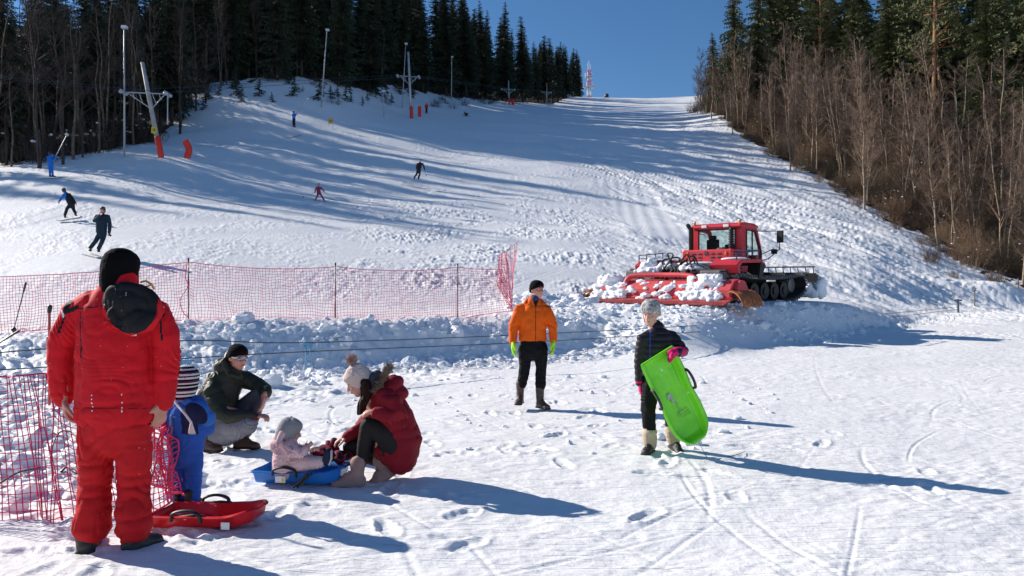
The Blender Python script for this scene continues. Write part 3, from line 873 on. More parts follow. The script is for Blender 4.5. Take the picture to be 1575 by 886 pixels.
# ---------------------------------------------------------------- figures
def soft(name, mb, voxel, it=6, mats=None, parent=None, origin=(0, 0, 0), fold=None, paint=None, seed=0):
    """weld overlapping shapes into one continuous skin, smooth it, crease it"""
    if not isinstance(mats, (list, tuple)): mats = [mats]
    tmp = mb.build('tmp', mats[0], None)
    rm = tmp.modifiers.new('r', 'REMESH'); rm.mode = 'VOXEL'; rm.voxel_size = voxel
    if it:
        sm = tmp.modifiers.new('s', 'SMOOTH'); sm.factor = 0.5; sm.iterations = it
    dg = bpy.context.evaluated_depsgraph_get()
    me = bpy.data.meshes.new_from_object(tmp.evaluated_get(dg))
    old = tmp.data
    bpy.data.objects.remove(tmp); bpy.data.meshes.remove(old)
    me.name = name
    n = len(me.vertices)
    co = np.empty(n * 3); me.vertices.foreach_get('co', co); co = co.reshape(-1, 3)
    if fold:
        no = np.empty(n * 3); me.vertices.foreach_get('normal', no); no = no.reshape(-1, 3)
        for (sc, amp, kind) in fold:
            q = co * np.array(sc)
            v = noise3(q, seed + 7)
            if kind == 'ridge': v = (np.abs(v) ** 0.7) * 1.6 - 0.7
            if kind == 'fold':
                w = noise3(co * np.array(sc) * 0.45, seed + 3)
                u = noise3(co * 4.0, seed + 5)
                v = np.abs(np.sin((q[:, 2] * 0.8 + (1.3 * u + 0.5) * q[:, 0]) * 1.3 + w * 6.0))
                v = (v ** 0.6 - 0.75) * np.clip(0.5 + 1.2 * noise3(co * 6.0, seed + 6), 0, 1.2) * 1.3
            if kind == 'quilt':
                v = np.sqrt(np.abs(np.sin(q[:, 2] * math.pi))) - 0.6
            co = co + no * (amp * v)[:, None]
    me.materials.clear()
    for m in mats: me.materials.append(m)
    if paint is not None:
        nf = len(me.polygons); cen = np.empty(nf * 3); me.polygons.foreach_get('center', cen)
        mi = paint(cen.reshape(-1, 3))
        me.polygons.foreach_set('material_index', mi.astype(np.int32))
    me.vertices.foreach_set('co', (co - np.array(origin)).ravel())
    me.polygons.foreach_set('use_smooth', np.ones(len(me.polygons), dtype=bool))
    me.update()
    ob = bpy.data.objects.new(name, me); COL.objects.link(ob)
    if parent is not None: ob.parent = parent
    return ob

SKIN = mat('skin', (0.62, 0.33, 0.24), 0.5, var=0.08, vscale=14)
SKIN_R = mat('skin_ruddy', (0.56, 0.24, 0.17), 0.5, var=0.12, vscale=14)
LIP = mat('lips', (0.42, 0.12, 0.10), 0.45)
EYE = mat('eye_white', (0.7, 0.68, 0.65), 0.25)
PUPIL = mat('iris', (0.03, 0.02, 0.015), 0.2)
BROW = mat('brow', (0.09, 0.055, 0.035), 0.8)
BLACK = mat('black_cloth', (0.012, 0.012, 0.014), 0.75, bump=0.4, bscale=90, bdist=0.004)
RUBBER = mat('black_rubber', (0.015, 0.015, 0.016), 0.5)

def frame(fwd, up=(0, 0, 1)):
    f = Vector(fwd).normalized(); r = f.cross(Vector(up)).normalized(); u = r.cross(f)
    return Matrix((r, f, u)).transposed()     # columns: right, forward, up

def head_into(mb, c, M, s=1.0, ears=True):
    """head with face; c centre, M columns right/forward/up, s size (1 = adult)"""
    T = lambda x, y, z: Vector(c) + M @ Vector((x * s, y * s, z * s))
    e = lambda p, r: mb.ell(T(*p), tuple(q * s for q in r), M, 16, 11)
    e((0, -.012, .030), (.077, .098, .088))
    e((0, .018, -.030), (.066, .078, .080))
    e((0, .048, -.088), (.036, .034, .028))       # chin
    e((.036, .02, -.060), (.026, .05, .030)); e((-.036, .02, -.060), (.026, .05, .030))
    e((0, .078, .026), (.052, .020, .012))        # brow
    mb.tube([T(0, .086, .018), T(0, .104, -.012), T(0, .112, -.026)], [.010 * s, .013 * s, .013 * s], n=8)
    e((.012, .098, -.029), (.010, .010, .008)); e((-.012, .098, -.029), (.010, .010, .008))
    e((.040, .066, -.018), (.022, .022, .018)); e((-.040, .066, -.018), (.022, .022, .018))  # cheeks
    e((0, .086, -.052), (.024, .014, .006)); e((0, .084, -.062), (.021, .014, .007))
    if ears:
        e((.077, -.008, -.008), (.009, .018, .030)); e((-.077, -.008, -.008), (.009, .018, .030))

def face_bits(c, M, s, parent, origin, brow=True):
    T = lambda x, y, z: Vector(c) + M @ Vector((x * s, y * s, z * s))
    for sd in (-1, 1):
        m = MB(); m.ell(T(sd * .029, .079, .004), (.0125 * s, .010 * s, .0075 * s), M, 10, 7)
        m.mi = 1; m.ell(T(sd * .029, .0865, .004), (.0055 * s, .0035 * s, .0055 * s), M, 8, 6)
        m.build('eye', [EYE, PUPIL], parent, True, origin)
        if brow:
            b = MB(); b.tube([T(sd * .014, .094, .022), T(sd * .030, .092, .027), T(sd * .046, .082, .021)], [.003 * s, .004 * s, .002 * s], n=6)
            b.build('eyebrow', BROW, parent, True, origin)
    l = MB(); l.tube([T(-.020, .093, -.057), T(-.006, .099, -.055), T(.006, .099, -.055), T(.020, .093, -.057)], [.003 * s, .0045 * s, .0045 * s, .003 * s], n=6)
    l.build('mouth', LIP, parent, True, origin)

def hand_into(mb, w, d, pn, side=1, s=1.0, curl=0.5, rad=0.0095, spread=0.10):
    """w wrist, d direction of the hand, pn palm normal, side +1/-1 where the thumb sits, curl 0..1"""
    d = Vector(d).normalized(); pn = Vector(pn); pn = (pn - d * pn.dot(d)).normalized(); x = d.cross(pn) * side
    W = Vector(w); r = rad * s
    palm = W + d * .052 * s
    Mx = Matrix((x, pn, d)).transposed()
    mb.ell(palm, (.042 * s, .017 * s, .052 * s), Mx, 12, 8)
    mb.tube([W - d * .03 * s, W + d * .03 * s], [(.030 * s, .022 * s), (.034 * s, .018 * s)], n=10, wdir=x)
    for k, (off, ln) in enumerate(((.031, .070), (.011, .080), (-.010, .074), (-.030, .058))):
        b = W + d * (.088 * s) + x * off * s - d * abs(off) * .15
        dd = (d + x * (off / .031) * spread).normalized()
        pts = [W + d * .05 * s + x * off * .8 * s, b]
        ang = 0.0; p = b.copy()
        for j in range(3):
            ang += curl * (.55, .9, .6)[j]
            stp = ln * s * (.45, .31, .24)[j]
            p = p + (dd * math.cos(ang) + pn * math.sin(ang)) * stp
            pts.append(p.copy())
        mb.tube(pts, [r * 1.05, r * 1.05, r, r * .9, r * .8], n=8)
    b = W + d * .022 * s + x * .026 * s
    t1 = b + (d * .6 + x * .75 + pn * .25).normalized() * .042 * s
    t2 = t1 + (d * .85 + x * .25 + pn * .4 * (0.5 + curl)).normalized() * .034 * s
    t3 = t2 + (d * .9 + pn * .5 * (0.4 + curl)).normalized() * .024 * s
    mb.tube([b, t1, t2, t3], [r * 1.5, r * 1.3, r * 1.1, r * .95], n=8)

def lathe_hat(mb, c, M, s, prof, n=20):
    """knitted cap: rings (radius across, radius front-back, height, forward shift)"""
    T = lambda x, y, z: Vector(c) + M @ Vector((x * s, y * s, z * s))
    vs = []
    for (rx, ry, z, sh) in prof:
        for j in range(n):
            a = 2 * math.pi * j / n; y = ry * math.sin(a) + sh; vs.append(T(rx * math.cos(a), y, z + .38 * y * max(0, 1 - max(0, z) / .12)))
    fs = []
    for i in range(len(prof) - 1):
        for j in range(n):
            j2 = (j + 1) % n; fs.append((i * n + j, i * n + j2, (i + 1) * n + j2, (i + 1) * n + j))
    fs.append(tuple(reversed(range(n)))); fs.append(tuple(range((len(prof) - 1) * n, len(prof) * n)))
    mb.add(vs, fs)

BEANIE = [(.060, .075, -.008, -.018), (.084, .103, .002, -.016), (.089, .110, .022, -.012), (.091, .110, .038, -.010), (.087, .104, .070, -.010), (.072, .086, .100, -.012), (.046, .055, .121, -.012), (.016, .02, .130, -.012)]

class Person:
    def __init__(s, label, root, group=None, cat='person'):
        s.o = Vector(root)
        s.root = empty('person', s.o); tag(s.root, label, cat, group)
    def soft(s, name, mb, voxel, it, mats, fold=None, paint=None, seed=0, parent=None):
        return soft(name, mb, voxel, it, mats, parent or s.root, s.o, fold, paint, seed)
    def hard(s, name, mb, mats, smooth=True, parent=None):
        return mb.build(name, mats, parent or s.root, smooth, s.o)
# ---------------------------------------------------------------- people in front
def proj(co):
    """where a point shows in the photo frame (only used to lay out cloth panels while modelling)"""
    c, s_ = math.cos(PITCH), math.sin(PITCH)
    z = co[:, 2] - CZ
    d = co[:, 1] * c + z * s_; yc = -co[:, 1] * s_ + z * c
    return 787.5 + F * co[:, 0] / d, 443.0 - F * yc / d

def cloth(name, col, **k):
    a = dict(rough=0.75, var=0.10, vscale=5, bump=0.35, bscale=45, bdist=0.006, spec=0.22); a.update(k)
    return mat(name, col, **a)
C_RED = cloth('red_cloth', (0.58, 0.006, 0.014), wear=((0.75, 0.6, 0.6), 55, 0.735))
C_RED_T = cloth('red_trouser_cloth', (0.52, 0.008, 0.012), wear=((0.75, 0.6, 0.6), 60, 0.75))
C_CHAR = cloth('charcoal_cloth', (0.010, 0.010, 0.012), wear=((0.6, 0.6, 0.62), 40, 0.70))
C_BLACK = cloth('black_fabric', (0.008, 0.0075, 0.009), spec=.15)
C_SILVER = mat('silver_piping', (0.7, 0.7, 0.72), 0.4)
KNIT_B = cloth('black_knit', (0.006, 0.005, 0.006), bump=0.8, bscale=120, spec=.08, rough=.9)
BOOT_D = mat('dark_boot', (0.022, 0.020, 0.020), 0.5, var=0.3, vscale=14, bump=0.5, bscale=40)
SOLE = mat('boot_sole', (0.012, 0.012, 0.012), 0.7)

def boot(p, heel, d, L=0.30, w=0.052, shaft=0.16, mats=(None, None), s=1.0, lean=(0, 0), snow=False, pitch=0.0, name='boot'):
    """heel: point on the ground under the heel, d: where the toe points"""
    d = Vector((d[0], d[1], 0)).normalized(); up = Vector((0, 0, 1)); r = d.cross(up)
    if pitch:
        q = Matrix.Rotation(pitch, 3, r); d = q @ d; up = q @ up
    H = Vector(heel); L *= s; w *= s
    m = MB(); Mx = Matrix((r, d, up)).transposed()
    T = lambda a, b, c: H + r * a + d * b + up * c
    m.tube([T(0, .02 * s, .05 * s), T(0, L * .45, .045 * s), T(0, L * .78, .035 * s)], [(w * .85, .045 * s), (w, .045 * s), (w * 1.02, .035 * s)], n=12, wdir=r)
    m.tube([T(0, .045 * s, .04 * s), T(0, .05 * s, .10 * s), T(lean[0], .045 * s + lean[1], (.06 + shaft) * s)], [(w, .058 * s), (w * .95, .055 * s), (w * 1.15, .064 * s)], n=12, wdir=r)
    m.ell(T(0, L * .30, .075 * s), (w * .8, .09 * s, .045 * s), Mx)
    m.tube([T(0, .0, .012 * s), T(0, L * .5, .012 * s), T(0, L * .86, .014 * s)], [(w * 1.05, .016 * s), (w * 1.0, .014 * s), (w * 1.1, .014 * s)], n=12, wdir=r)
    z0 = heel[2]
    def paint(c):
        q = (c - np.array(H)) @ np.array(up)
        return np.where(q < 0.026 * s, 1, 0)
    b = p.soft(name, m, max(.006, .008 * s), 3, list(mats), fold=[((30, 30, 30), .0025, 'n')], paint=paint)
    lc = MB()
    for k in range(4):
        z = .085 + k * .03; y = L * .40 - k * .012
        if z > .06 + shaft: break
        lc.tube([T(-w * .5, L * (.46 - k * .07), z * s), T(0, L * (.50 - k * .07), (z + .012) * s), T(w * .5, L * (.46 - k * .07), z * s)], .004 * s, n=5)
    lc.build('laces', mats[2] if len(mats) > 2 else SOLE, b, True, p.o)
    return b

def torso_tube(mb, pts, rad, wdir):
    mb.tube(pts, rad, n=20, wdir=wdir)

def pt(px, py, D, dy=0.0): return P(px, py, D + dy)

# ================= man in red, seen from behind
D = 4.45
p = Person('man in red jacket and red trousers seen from behind, black beanie', (P(178, 848, D).x, D, 0.0))
q = lambda px, py, dy=0.0: P(px, py, D + dy)
fw = Vector((0.10, 1, 0)).normalized()
# body
b = MB(); Hc = q(187, 419, .02); MH = frame((0.18, 1, -.05)); head_into(b, Hc, MH, 1.06)
b.tube([q(186, 436, .0), q(184, 458, .0)], [.062, .068], n=12)
b.tube([q(184, 460), q(178, 520), q(178, 600), q(178, 650)], [(.13, .09), (.15, .10), (.14, .10), (.15, .10)], n=14, wdir=(1, 0, 0))
for sx, E, W_, Hd in ((-1, (94, 545), (99, 610), (.06, .05)), (1, (256, 545), (248, 617), (-.10, .05))):
    S_ = q(178 + sx * 52, 476)
    b.tube([q(178, 474), S_, q(*E), q(*W_, .02)], [.06, .055, .045, .034], n=10)
    hand_into(b, q(W_[0], W_[1] + 2, .02), (Hd[0], .10, -1), (-sx, .55, 0), side=1 if sx < 0 else -1, s=1.12, curl=.6)
for sx in (-1, 1):
    b.tube([q(178 + sx * 27, 655, .02), q(178 + sx * 30, 735, .02), q(178 + sx * 31, 820)], [.07, .05, .04], n=10)
p.soft('body', b, .006, 3, SKIN_R)
# jacket
j = MB()
j.tube([q(177, 640), q(177, 600), q(177, 552), q(178, 505), q(179, 474), q(182, 455), q(185, 436)],
       [(.236, .160), (.232, .168), (.222, .17), (.225, .168), (.205, .145), (.138, .12), (.098, .102)], n=24, wdir=(1, 0, 0))
for sx, S_, E, W_ in ((-1, (118, 483), (93, 545), (96, 606)), (1, (241, 483), (257, 545), (251, 612))):
    j.tube([q(178 + sx * 30, 468), q(*S_), q((S_[0] + E[0]) / 2 + sx * 5, 515, .01), q(*E, .02), q((E[0] + W_[0]) / 2, 578, .03), q(*W_, .04)],
           [.098, .088, .083, .079, .074, .072], n=16)
def pj(c):
    x, y = proj(c); back = c[:, 1] < D + 0.06
    o = np.zeros(len(c))
    def band(ax, ay, bx, by, w):
        t = np.clip(((x - ax) * (bx - ax) + (y - ay) * (by - ay)) / ((bx - ax) ** 2 + (by - ay) ** 2), 0, 1)
        return np.hypot(x - ax - t * (bx - ax), y - ay - t * (by - ay)) < w
    blk = band(100, 480, 118, 473, 3.4) | band(101, 478, 107, 463, 3.2) | band(98, 488, 90, 512, 1.7) | band(246, 470, 251, 484, 3.0) | band(247, 495, 249, 522, 1.8)
    sil = band(249, 480, 253, 472, 1.1) | band(96, 478, 97, 488, 1.0) | band(203, 515, 208, 515, 2.2)
    for k in range(5): sil |= band(141, 607 + k * 6, 141, 609 + k * 6, .7) | band(187, 607 + k * 6, 187, 609 + k * 6, .7)
    hem = (np.abs(y - 628) < .6) | (np.abs(x - 178) < .5) & (y > 478) & (y < 500)
    seam = (np.abs(y - (475 - 0.10 * (x - 120))) < .8) & (x > 118) & (x < 165) | (np.abs(x - (123 + (y - 480) * .02)) < .7) & (y > 480) & (y < 560)
    o[hem & back] = 3; o[(blk | seam) & back] = 1; o[sil & back] = 2
    return o
p.soft('jacket', j, .0075, 7, [C_RED, C_CHAR, C_SILVER, cloth('red_seam', (.20, .004, .008))], fold=[((5, 5, 9), .010, 'fold'), ((9, 9, 15), .007, 'ridge'), ((26, 26, 34), .0025, 'n')], paint=pj, seed=2)
cu = MB(); cu.tube([q(184, 446, -.0), q(186, 431, -.005)], [(.108, .112), (.100, .106)], n=20, wdir=(1, 0, 0))
p.soft('collar', cu, .007, 2, C_RED, fold=[((14, 14, 20), .004, 'ridge')])
for W_ in ((96, 608), (251, 614)):
    c = MB(); c.tube([q(W_[0], W_[1] - 4, .04), q(W_[0] + 1, W_[1] + 4, .04)], [.066, .060], n=14); p.soft('cuff', c, .006, 1, C_RED_T)
# hood hanging off the back
h = MB(); Mh = Matrix.Rotation(R(-14), 3, 'Y')
h.ell(q(200, 466, -.16), (.135, .05, .115), Mh); h.ell(q(214, 494, -.185), (.112, .05, .075), Mh); h.ell(q(190, 450, -.12), (.10, .07, .06), Mh); h.ell(q(176, 486, -.17), (.05, .04, .07), Mh); h.ell(q(228, 470, -.16), (.06, .05, .10), Mh)
h.tube([q(168, 450, -.10), q(163, 478, -.15), q(172, 500, -.17), q(200, 514, -.18), (q(234, 504, -.16)), q(244, 478, -.13), q(232, 455, -.10)], .022, n=8)
def ph(c):
    x, y = proj(c)
    r = ((x - 201) / 40.0) ** 2 + ((y - 475) / 39.0) ** 2
    return np.where(((r > 1.0) & (y > 470)) | (x > 241) | ((x < 168) & (y > 490)), 1, 0)
p.soft('hood', h, .006, 3, [C_CHAR, C_RED], fold=[((9, 9, 4), .022, 'ridge'), ((20, 20, 12), .005, 'ridge')], paint=ph, seed=9)
dr = MB(); dr.tube([q(160, 497, -.17), q(166, 494, -.20), q(172, 499, -.19), q(165, 503, -.19)], .008, n=6); p.hard('drawstring', dr, C_RED)
# trousers
t = MB()
t.tube([q(177, 612), q(177, 650), q(176, 672)], [(.185, .125), (.198, .14), (.185, .13)], n=20, wdir=(1, 0, 0))
for c in (((152, 655), (147, 700), (146, 745), (144, 785), (142, 812)), ((202, 655), (206, 700), (206, 745), (205, 785), (206, 812))):
    t.tube([q(*c[0]), q(*c[1], .01), q(*c[2], .02), q(*c[3], .0), q(*c[4], -.01)], [.112, .103, .092, .099, .104], n=18)
p.soft('trousers', t, .008, 6, C_RED_T, fold=[((7, 7, 11), .013, 'fold'), ((8, 8, 16), .010, 'ridge'), ((22, 22, 30), .003, 'n')], seed=5)
boot(p, (q(141, 850).x, D - .045, .0), (-.35, 1), s=1.05, w=.060, shaft=.03, mats=(BOOT_D, SOLE))
boot(p, (q(203, 850).x, D - .05, .0), (.38, 1), L=.27, s=1.02, w=.060, shaft=.03, mats=(BOOT_D, SOLE))
hm = MB(); lathe_hat(hm, Hc + Vector((0, 0, .0)), MH, 1.13, [(.070, .080, -.095, -.03), (.084, .098, -.060, -.02)] + BEANIE[2:])
p.soft('beanie', hm, .006, 2, KNIT_B, fold=[((10, 10, 14), .003, 'ridge')])
g = MB(); g.tube([q(217, 434, -.06), q(224, 432, -.08), q(233, 437, -.09), q(237, 444, -.08)], .006, n=6); g.tube([q(216, 438, -.07), q(224, 441, -.09), (q(231, 439, -.09))], .005, n=6)
p.hard('goggle_strap', g, mat('yellow_strap', (0.75, 0.42, 0.05), .5))

# ================= toddler in blue snowsuit
D = 5.45
p = Person('toddler in blue snowsuit and striped bobble hat, back to us, behind the red sled', (P(285, 772, D).x, D, 0.0))
q = lambda px, py, dy=0.0: P(px, py, D + dy)
b = MB(); Hc = q(286, 592, .0); MH = frame((.1, 1, -.1)); head_into(b, Hc, MH, .86)
b.tube([q(286, 608), q(287, 680), q(286, 700)], [(.05, .05), (.09, .07), (.08, .07)], n=12, wdir=(1, 0, 0))
for sx in (-1, 1):
    b.tube([q(287 + sx * 14, 622), q(287 + sx * 27, 645, .02), q(287 + sx * 24, 668, .08)], [.035, .03, .025], n=8)
    hand_into(b, q(287 + sx * 24, 670, .09), (-sx * .3, .6, -.6), (-sx, 0, .3), side=sx, s=.6, curl=.6)
    b.tube([q(286 + sx * 10, 700), q(286 + sx * 9, 760)], [.045, .035], n=8)
p.soft('body', b, .007, 3, SKIN)
C_BLUE = cloth('blue_suit', (0.022, 0.10, 0.42)); C_NAVY = cloth('navy_suit', (0.010, 0.016, 0.06)); C_BLUE2 = cloth('blue_suit_light', (0.03, 0.17, 0.55))
j = MB(); j.tube([q(287, 690), q(288, 665), q(290, 640), q(288, 622), q(286, 610)], [(.125, .105), (.135, .115), (.135, .115), (.115, .095), (.07, .07)], n=18, wdir=(1, 0, 0))
for sx, E, W_ in ((-1, (262, 642), (262, 664)), (1, (316, 642), (320, 660))):
    j.tube([q(288 + sx * 16, 620), q(E[0], E[1], .0), q(W_[0], W_[1], .06)], [.060, .055, .048], n=12)
def pb(c):
    x, y = proj(c); return np.where((y > 634) & (y < 668) & (x > 277 + (y - 634) * .1) & (x < 305) & (c[:, 1] < D), 1, 0)
p.soft('jacket', j, .007, 5, [C_BLUE, C_NAVY], fold=[((9, 9, 14), .008, 'fold'), ((12, 12, 20), .006, 'ridge')], paint=pb, seed=3)
h = MB(); h.ell(q(303, 634, -.08), (.10, .055, .085), Matrix.Rotation(R(25), 3, 'Y')); h.ell(q(318, 643, -.07), (.065, .05, .06)); h.tube([q(276, 612, -.06), q(290, 619, -.09), q(312, 632, -.10), q(324, 643, -.08)], .026, n=8)
def ph(c):
    x, y = proj(c); return np.where((((x - 301 - (y - 634) * .35) / 17.) ** 2 + ((y - 636) / 17.) ** 2) < 1, 1, 0)
p.soft('hood', h, .006, 3, [C_BLUE2, C_NAVY], fold=[((14, 12, 12), .006, 'ridge')], paint=ph)
t = MB(); t.tube([q(286, 672), q(286, 700)], [(.115, .10), (.12, .105)], n=16, wdir=(1, 0, 0))
t.tube([q(273, 700), q(271, 735), q(273, 764)], [.068, .060, .058], n=14); t.tube([q(299, 700), q(298, 735), q(296, 764)], [.068, .060, .058], n=14)
p.soft('trousers', t, .007, 5, C_BLUE, fold=[((9, 9, 16), .009, 'fold'), ((12, 12, 24), .005, 'ridge')], seed=8)
boot(p, (q(275, 772).x, D - .05, 0), (-.1, 1), s=.6, w=.055, shaft=.1, mats=(BOOT_D, SOLE)); boot(p, (q(293, 772).x, D - .05, 0), (.2, 1), s=.6, w=.055, shaft=.1, mats=(BOOT_D, SOLE))
ST = [cloth('knit_white', (.72, .70, .70), bump=.8, bscale=120), cloth('knit_plum', (.10, .02, .05), bump=.8, bscale=120), KNIT_B]
hm = MB(); lathe_hat(hm, Hc + Vector((0, 0, .012)), MH, 1.04, [(.074, .085, -.085, -.02), (.084, .100, -.05, -.014)] + BEANIE[2:])
def pst(c):
    k = np.floor((c[:, 2] - Hc.z + .2) / .0125).astype(int) % 5
    return np.choose(k, [0, 2, 0, 1, 2])
hat = p.soft('bobble_hat', hm, .005, 1, ST, paint=pst)
pm = MB()
rr = random.Random(3)
for k in range(150):
    d = Vector((rr.gauss(0, 1), rr.gauss(0, 1), rr.gauss(0, 1))).normalized(); pm.mi = rr.choice([0, 1, 2]); c = q(288, 569)
    pm.tube([c + d * .012, c + d * rr.uniform(.032, .045)], [.006, .003], n=4, dome=False)
pm.build('pompom', ST, hat, False, p.o)
sc = MB(); pts = curve_pts([q(266, 608, -.10), q(272, 622, -.14), q(284, 636, -.20), q(294, 650, -.21)], 4); sc.tube(pts, .009, n=7)
for k in range(14): sc.tube([q(294, 649, -.21), q(290 + k * .8, 666 + (k % 3), -.21 + .002 * k)], [.006, .004], n=4, dome=False)
p.hard('tie_cord', sc, ST[0])

# ================= crouching man in green jacket
D = 7.45
p = Person('crouching man in dark green padded jacket, sunglasses and black beanie', (P(350, 683, D).x, D, 0.0))
q = lambda px, py, dy=0.0: P(px, py, D + dy)
C_GREEN = cloth('olive_nylon', (0.030, 0.034, 0.022), rough=.5); C_GREY = cloth('grey_jersey', (0.20, 0.20, 0.22), bscale=20); C_DGREY = cloth('dark_grey_jersey', (0.075, 0.08, 0.09))
BROWN_S = mat('brown_shoe', (0.10, 0.045, 0.025), 0.6, var=.3, vscale=10)
b = MB(); Hc = q(366, 550, -.02); MH = frame((.72, -.62, -.12)); head_into(b, Hc, MH, 1.03)
b.tube([q(361, 562), q(354, 580)], [.06, .065], n=12); b.tube([q(352, 580), q(340, 620), q(335, 655)], [(.12, .10), (.14, .10), (.13, .10)], n=14, wdir=(1, .3, 0))
b.tube([q(325, 592, -.12), q(338, 628, -.25), q(385, 640, -.30), q(392, 640, -.30)], [.05, .045, .035, .032], n=10)
hand_into(b, q(392, 640, -.30), (1, -.12, .05), (0, .2, -1), side=1, s=1.05, curl=.9)
b.tube([q(375, 585, .12), q(405, 596, .05), q(407, 612, -.1)], [.05, .045, .034], n=10)
hand_into(b, q(407, 610, -.1), (-.1, -.25, -1), (-1, 0, .1), side=1, s=1.05, curl=.5)
b.tube([q(335, 655, -.1), q(383, 652, -.3)], .06, n=8); b.tube([q(345, 655, .1), q(397, 608, .05), q(375, 672, .1)], [.07, .055, .04], n=8)
p.soft('body', b, .0065, 3, SKIN_R); face_bits(Hc, MH, 1.03, p.root, p.o)
j = MB(); j.tube([q(338, 662), q(334, 640), q(334, 612), q(346, 588), q(357, 570)], [(.19, .17), (.20, .185), (.205, .18), (.18, .15), (.085, .085)], n=20, wdir=(1, .25, 0))
j.tube([q(335, 592, -.06), q(328, 604, -.15), q(338, 630, -.24), q(352, 640, -.28), q(387, 641, -.32)], [.10, .10, .088, .078, .058], n=16)
j.tube([q(362, 583, .06), q(378, 584, .10), q(396, 592, .08), q(408, 601, .02), q(408, 604, -.04)], [.10, .092, .078, .07, .062], n=16)
p.soft('jacket', j, .0075, 5, C_GREEN, fold=[((5, 5, 10.5), .010, 'ridge'), ((8, 8, 13), .009, 'fold'), ((20, 20, 24), .003, 'n')], seed=12)
h = MB(); h.ell(q(345, 565, .0), (.115, .10, .095), Matrix.Rotation(R(25), 3, 'Y')); h.tube([q(352, 545, .03), q(345, 556, -.06), q(352, 575, -.1), q(368, 580, -.10)], .035, n=8)
p.soft('hood', h, .0065, 4, C_GREEN, fold=[((9, 9, 12), .010, 'ridge')])
cf = MB(); cf.tube([q(384, 641, -.32), q(392, 641, -.32)], .045, n=12); p.hard('cuff', cf, mat('maroon_cuff', (.06, .012, .014), .7))
t = MB(); t.tube([q(338, 662, .0), q(350, 662, -.1)], [.17, .15], n=14)
t.tube([q(338, 655, -.08), q(362, 655, -.22), q(383, 653, -.32)], [.12, .105, .088], n=16); t.tube([q(383, 655, -.31), q(362, 667, -.22), q(340, 672, -.10)], [.082, .07, .062], n=14)
p.soft('trousers', t, .008, 5, C_GREY, fold=[((8, 8, 14), .010, 'fold'), ((14, 14, 18), .006, 'ridge')], seed=4)
t2 = MB(); t2.tube([q(345, 655, .1), q(375, 628, .08), q(398, 607, .03)], [.115, .10, .08], n=14); t2.tube([q(398, 609, .03), q(390, 640, .06), q(377, 668, .08)], [.078, .068, .058], n=14)
p.soft('trouser_leg', t2, .008, 4, C_DGREY, fold=[((8, 8, 14), .010, 'fold')])
boot(p, (q(314, 686).x, D - .05, .0), (1, -.45), L=.29, s=1, shaft=.05, mats=(BROWN_S, SOLE)); boot(p, (q(360, 684).x, D + .05, .0), (1, -.2), s=1, shaft=.05, mats=(BROWN_S, SOLE))
hm = MB(); lathe_hat(hm, Hc, MH, 1.06, BEANIE[1:]); p.soft('beanie', hm, .006, 1, KNIT_B)
T = lambda x, y, z: Hc + MH @ Vector((x, y, z))
gl = MB(); gl.tube([T(-.083, -.04, .012), T(-.078, .04, .014), T(-.058, .088, .016), T(-.03, .104, .018), T(0, .108, .016), T(.03, .104, .018), T(.058, .088, .016), T(.078, .04, .014), T(.083, -.04, .012)], [(.004, .007)] * 9, n=6)
gg = p.hard('sunglasses', gl, mat('white_frame', (.75, .75, .75), .3))
ln = MB()
for sx in (-1, 1): ln.ell(T(sx * .034, .098, .004), (.030, .012, .020), MH @ Matrix.Rotation(-sx * .35, 3, 'Z'))
ln.build('lenses', mat('mirror_lens', (.25, .27, .30), .08, metal=.9), gg, True, p.o)

# ================= baby in pink on the blue sled
D = 6.0
p = Person('baby in pale pink snowsuit and grey hat sitting in the blue sled', (P(440, 718, D).x, D, 0.10))
q = lambda px, py, dy=0.0: P(px, py, D + dy)
C_PINK = cloth('pink_dotted', (0.72, 0.50, 0.50), wear=((.35, .16, .22), 48, .60)); C_PINK2 = cloth('pink_plain', (.70, .50, .48))
b = MB(); Hc = q(446, 664, 0); MH = frame((.85, .42, -.25)); head_into(b, Hc, MH, .80)
b.tube([q(442, 680), q(441, 715)], [(.06, .06), (.08, .07)], n=10); b.tube([q(450, 684, -.05), q(458, 694, -.08), q(470, 690, -.06)], .028, n=8)
hand_into(b, q(470, 690, -.06), (.7, .1, .6), (-.2, 1, 0), side=1, s=.5, curl=.6)
b.tube([q(445, 715, -.03), q(490, 712, -.03)], [.05, .04], n=8)
p.soft('body', b, .006, 3, SKIN)
j = MB(); j.tube([q(438, 722), q(440, 700), q(443, 684), q(446, 676)], [(.115, .10), (.115, .105), (.10, .09), (.06, .06)], n=16, wdir=(.4, -.9, 0))
j.tube([q(444, 684, -.06), q(452, 696, -.11), q(463, 697, -.09), q(470, 691, -.07)], [.058, .055, .045, .038], n=12)
j.tube([q(447, 684, .06), q(458, 694, .08), q(470, 688, .07)], [.058, .05, .038], n=12)
p.soft('jacket', j, .006, 4, C_PINK, fold=[((12, 12, 18), .006, 'fold'), ((12, 12, 22), .004, 'ridge')], seed=6)
h = MB(); h.ell(q(430, 683, .0), (.085, .095, .075)); h.tube([q(436, 665, -.06), q(428, 680, -.10), q(445, 694, -.10)], .032, n=8)
p.soft('hood', h, .006, 4, C_PINK, fold=[((14, 14, 14), .008, 'ridge')])
t = MB(); t.tube([q(438, 716, 0), q(458, 714, -.06), q(492, 711, -.08)], [.085, .065, .05], n=12); t.tube([q(440, 716, .03), q(460, 713, .06), q(492, 709, .05)], [.08, .065, .05], n=12)
p.soft('trousers', t, .006, 4, C_PINK2, fold=[((14, 14, 14), .006, 'fold')])
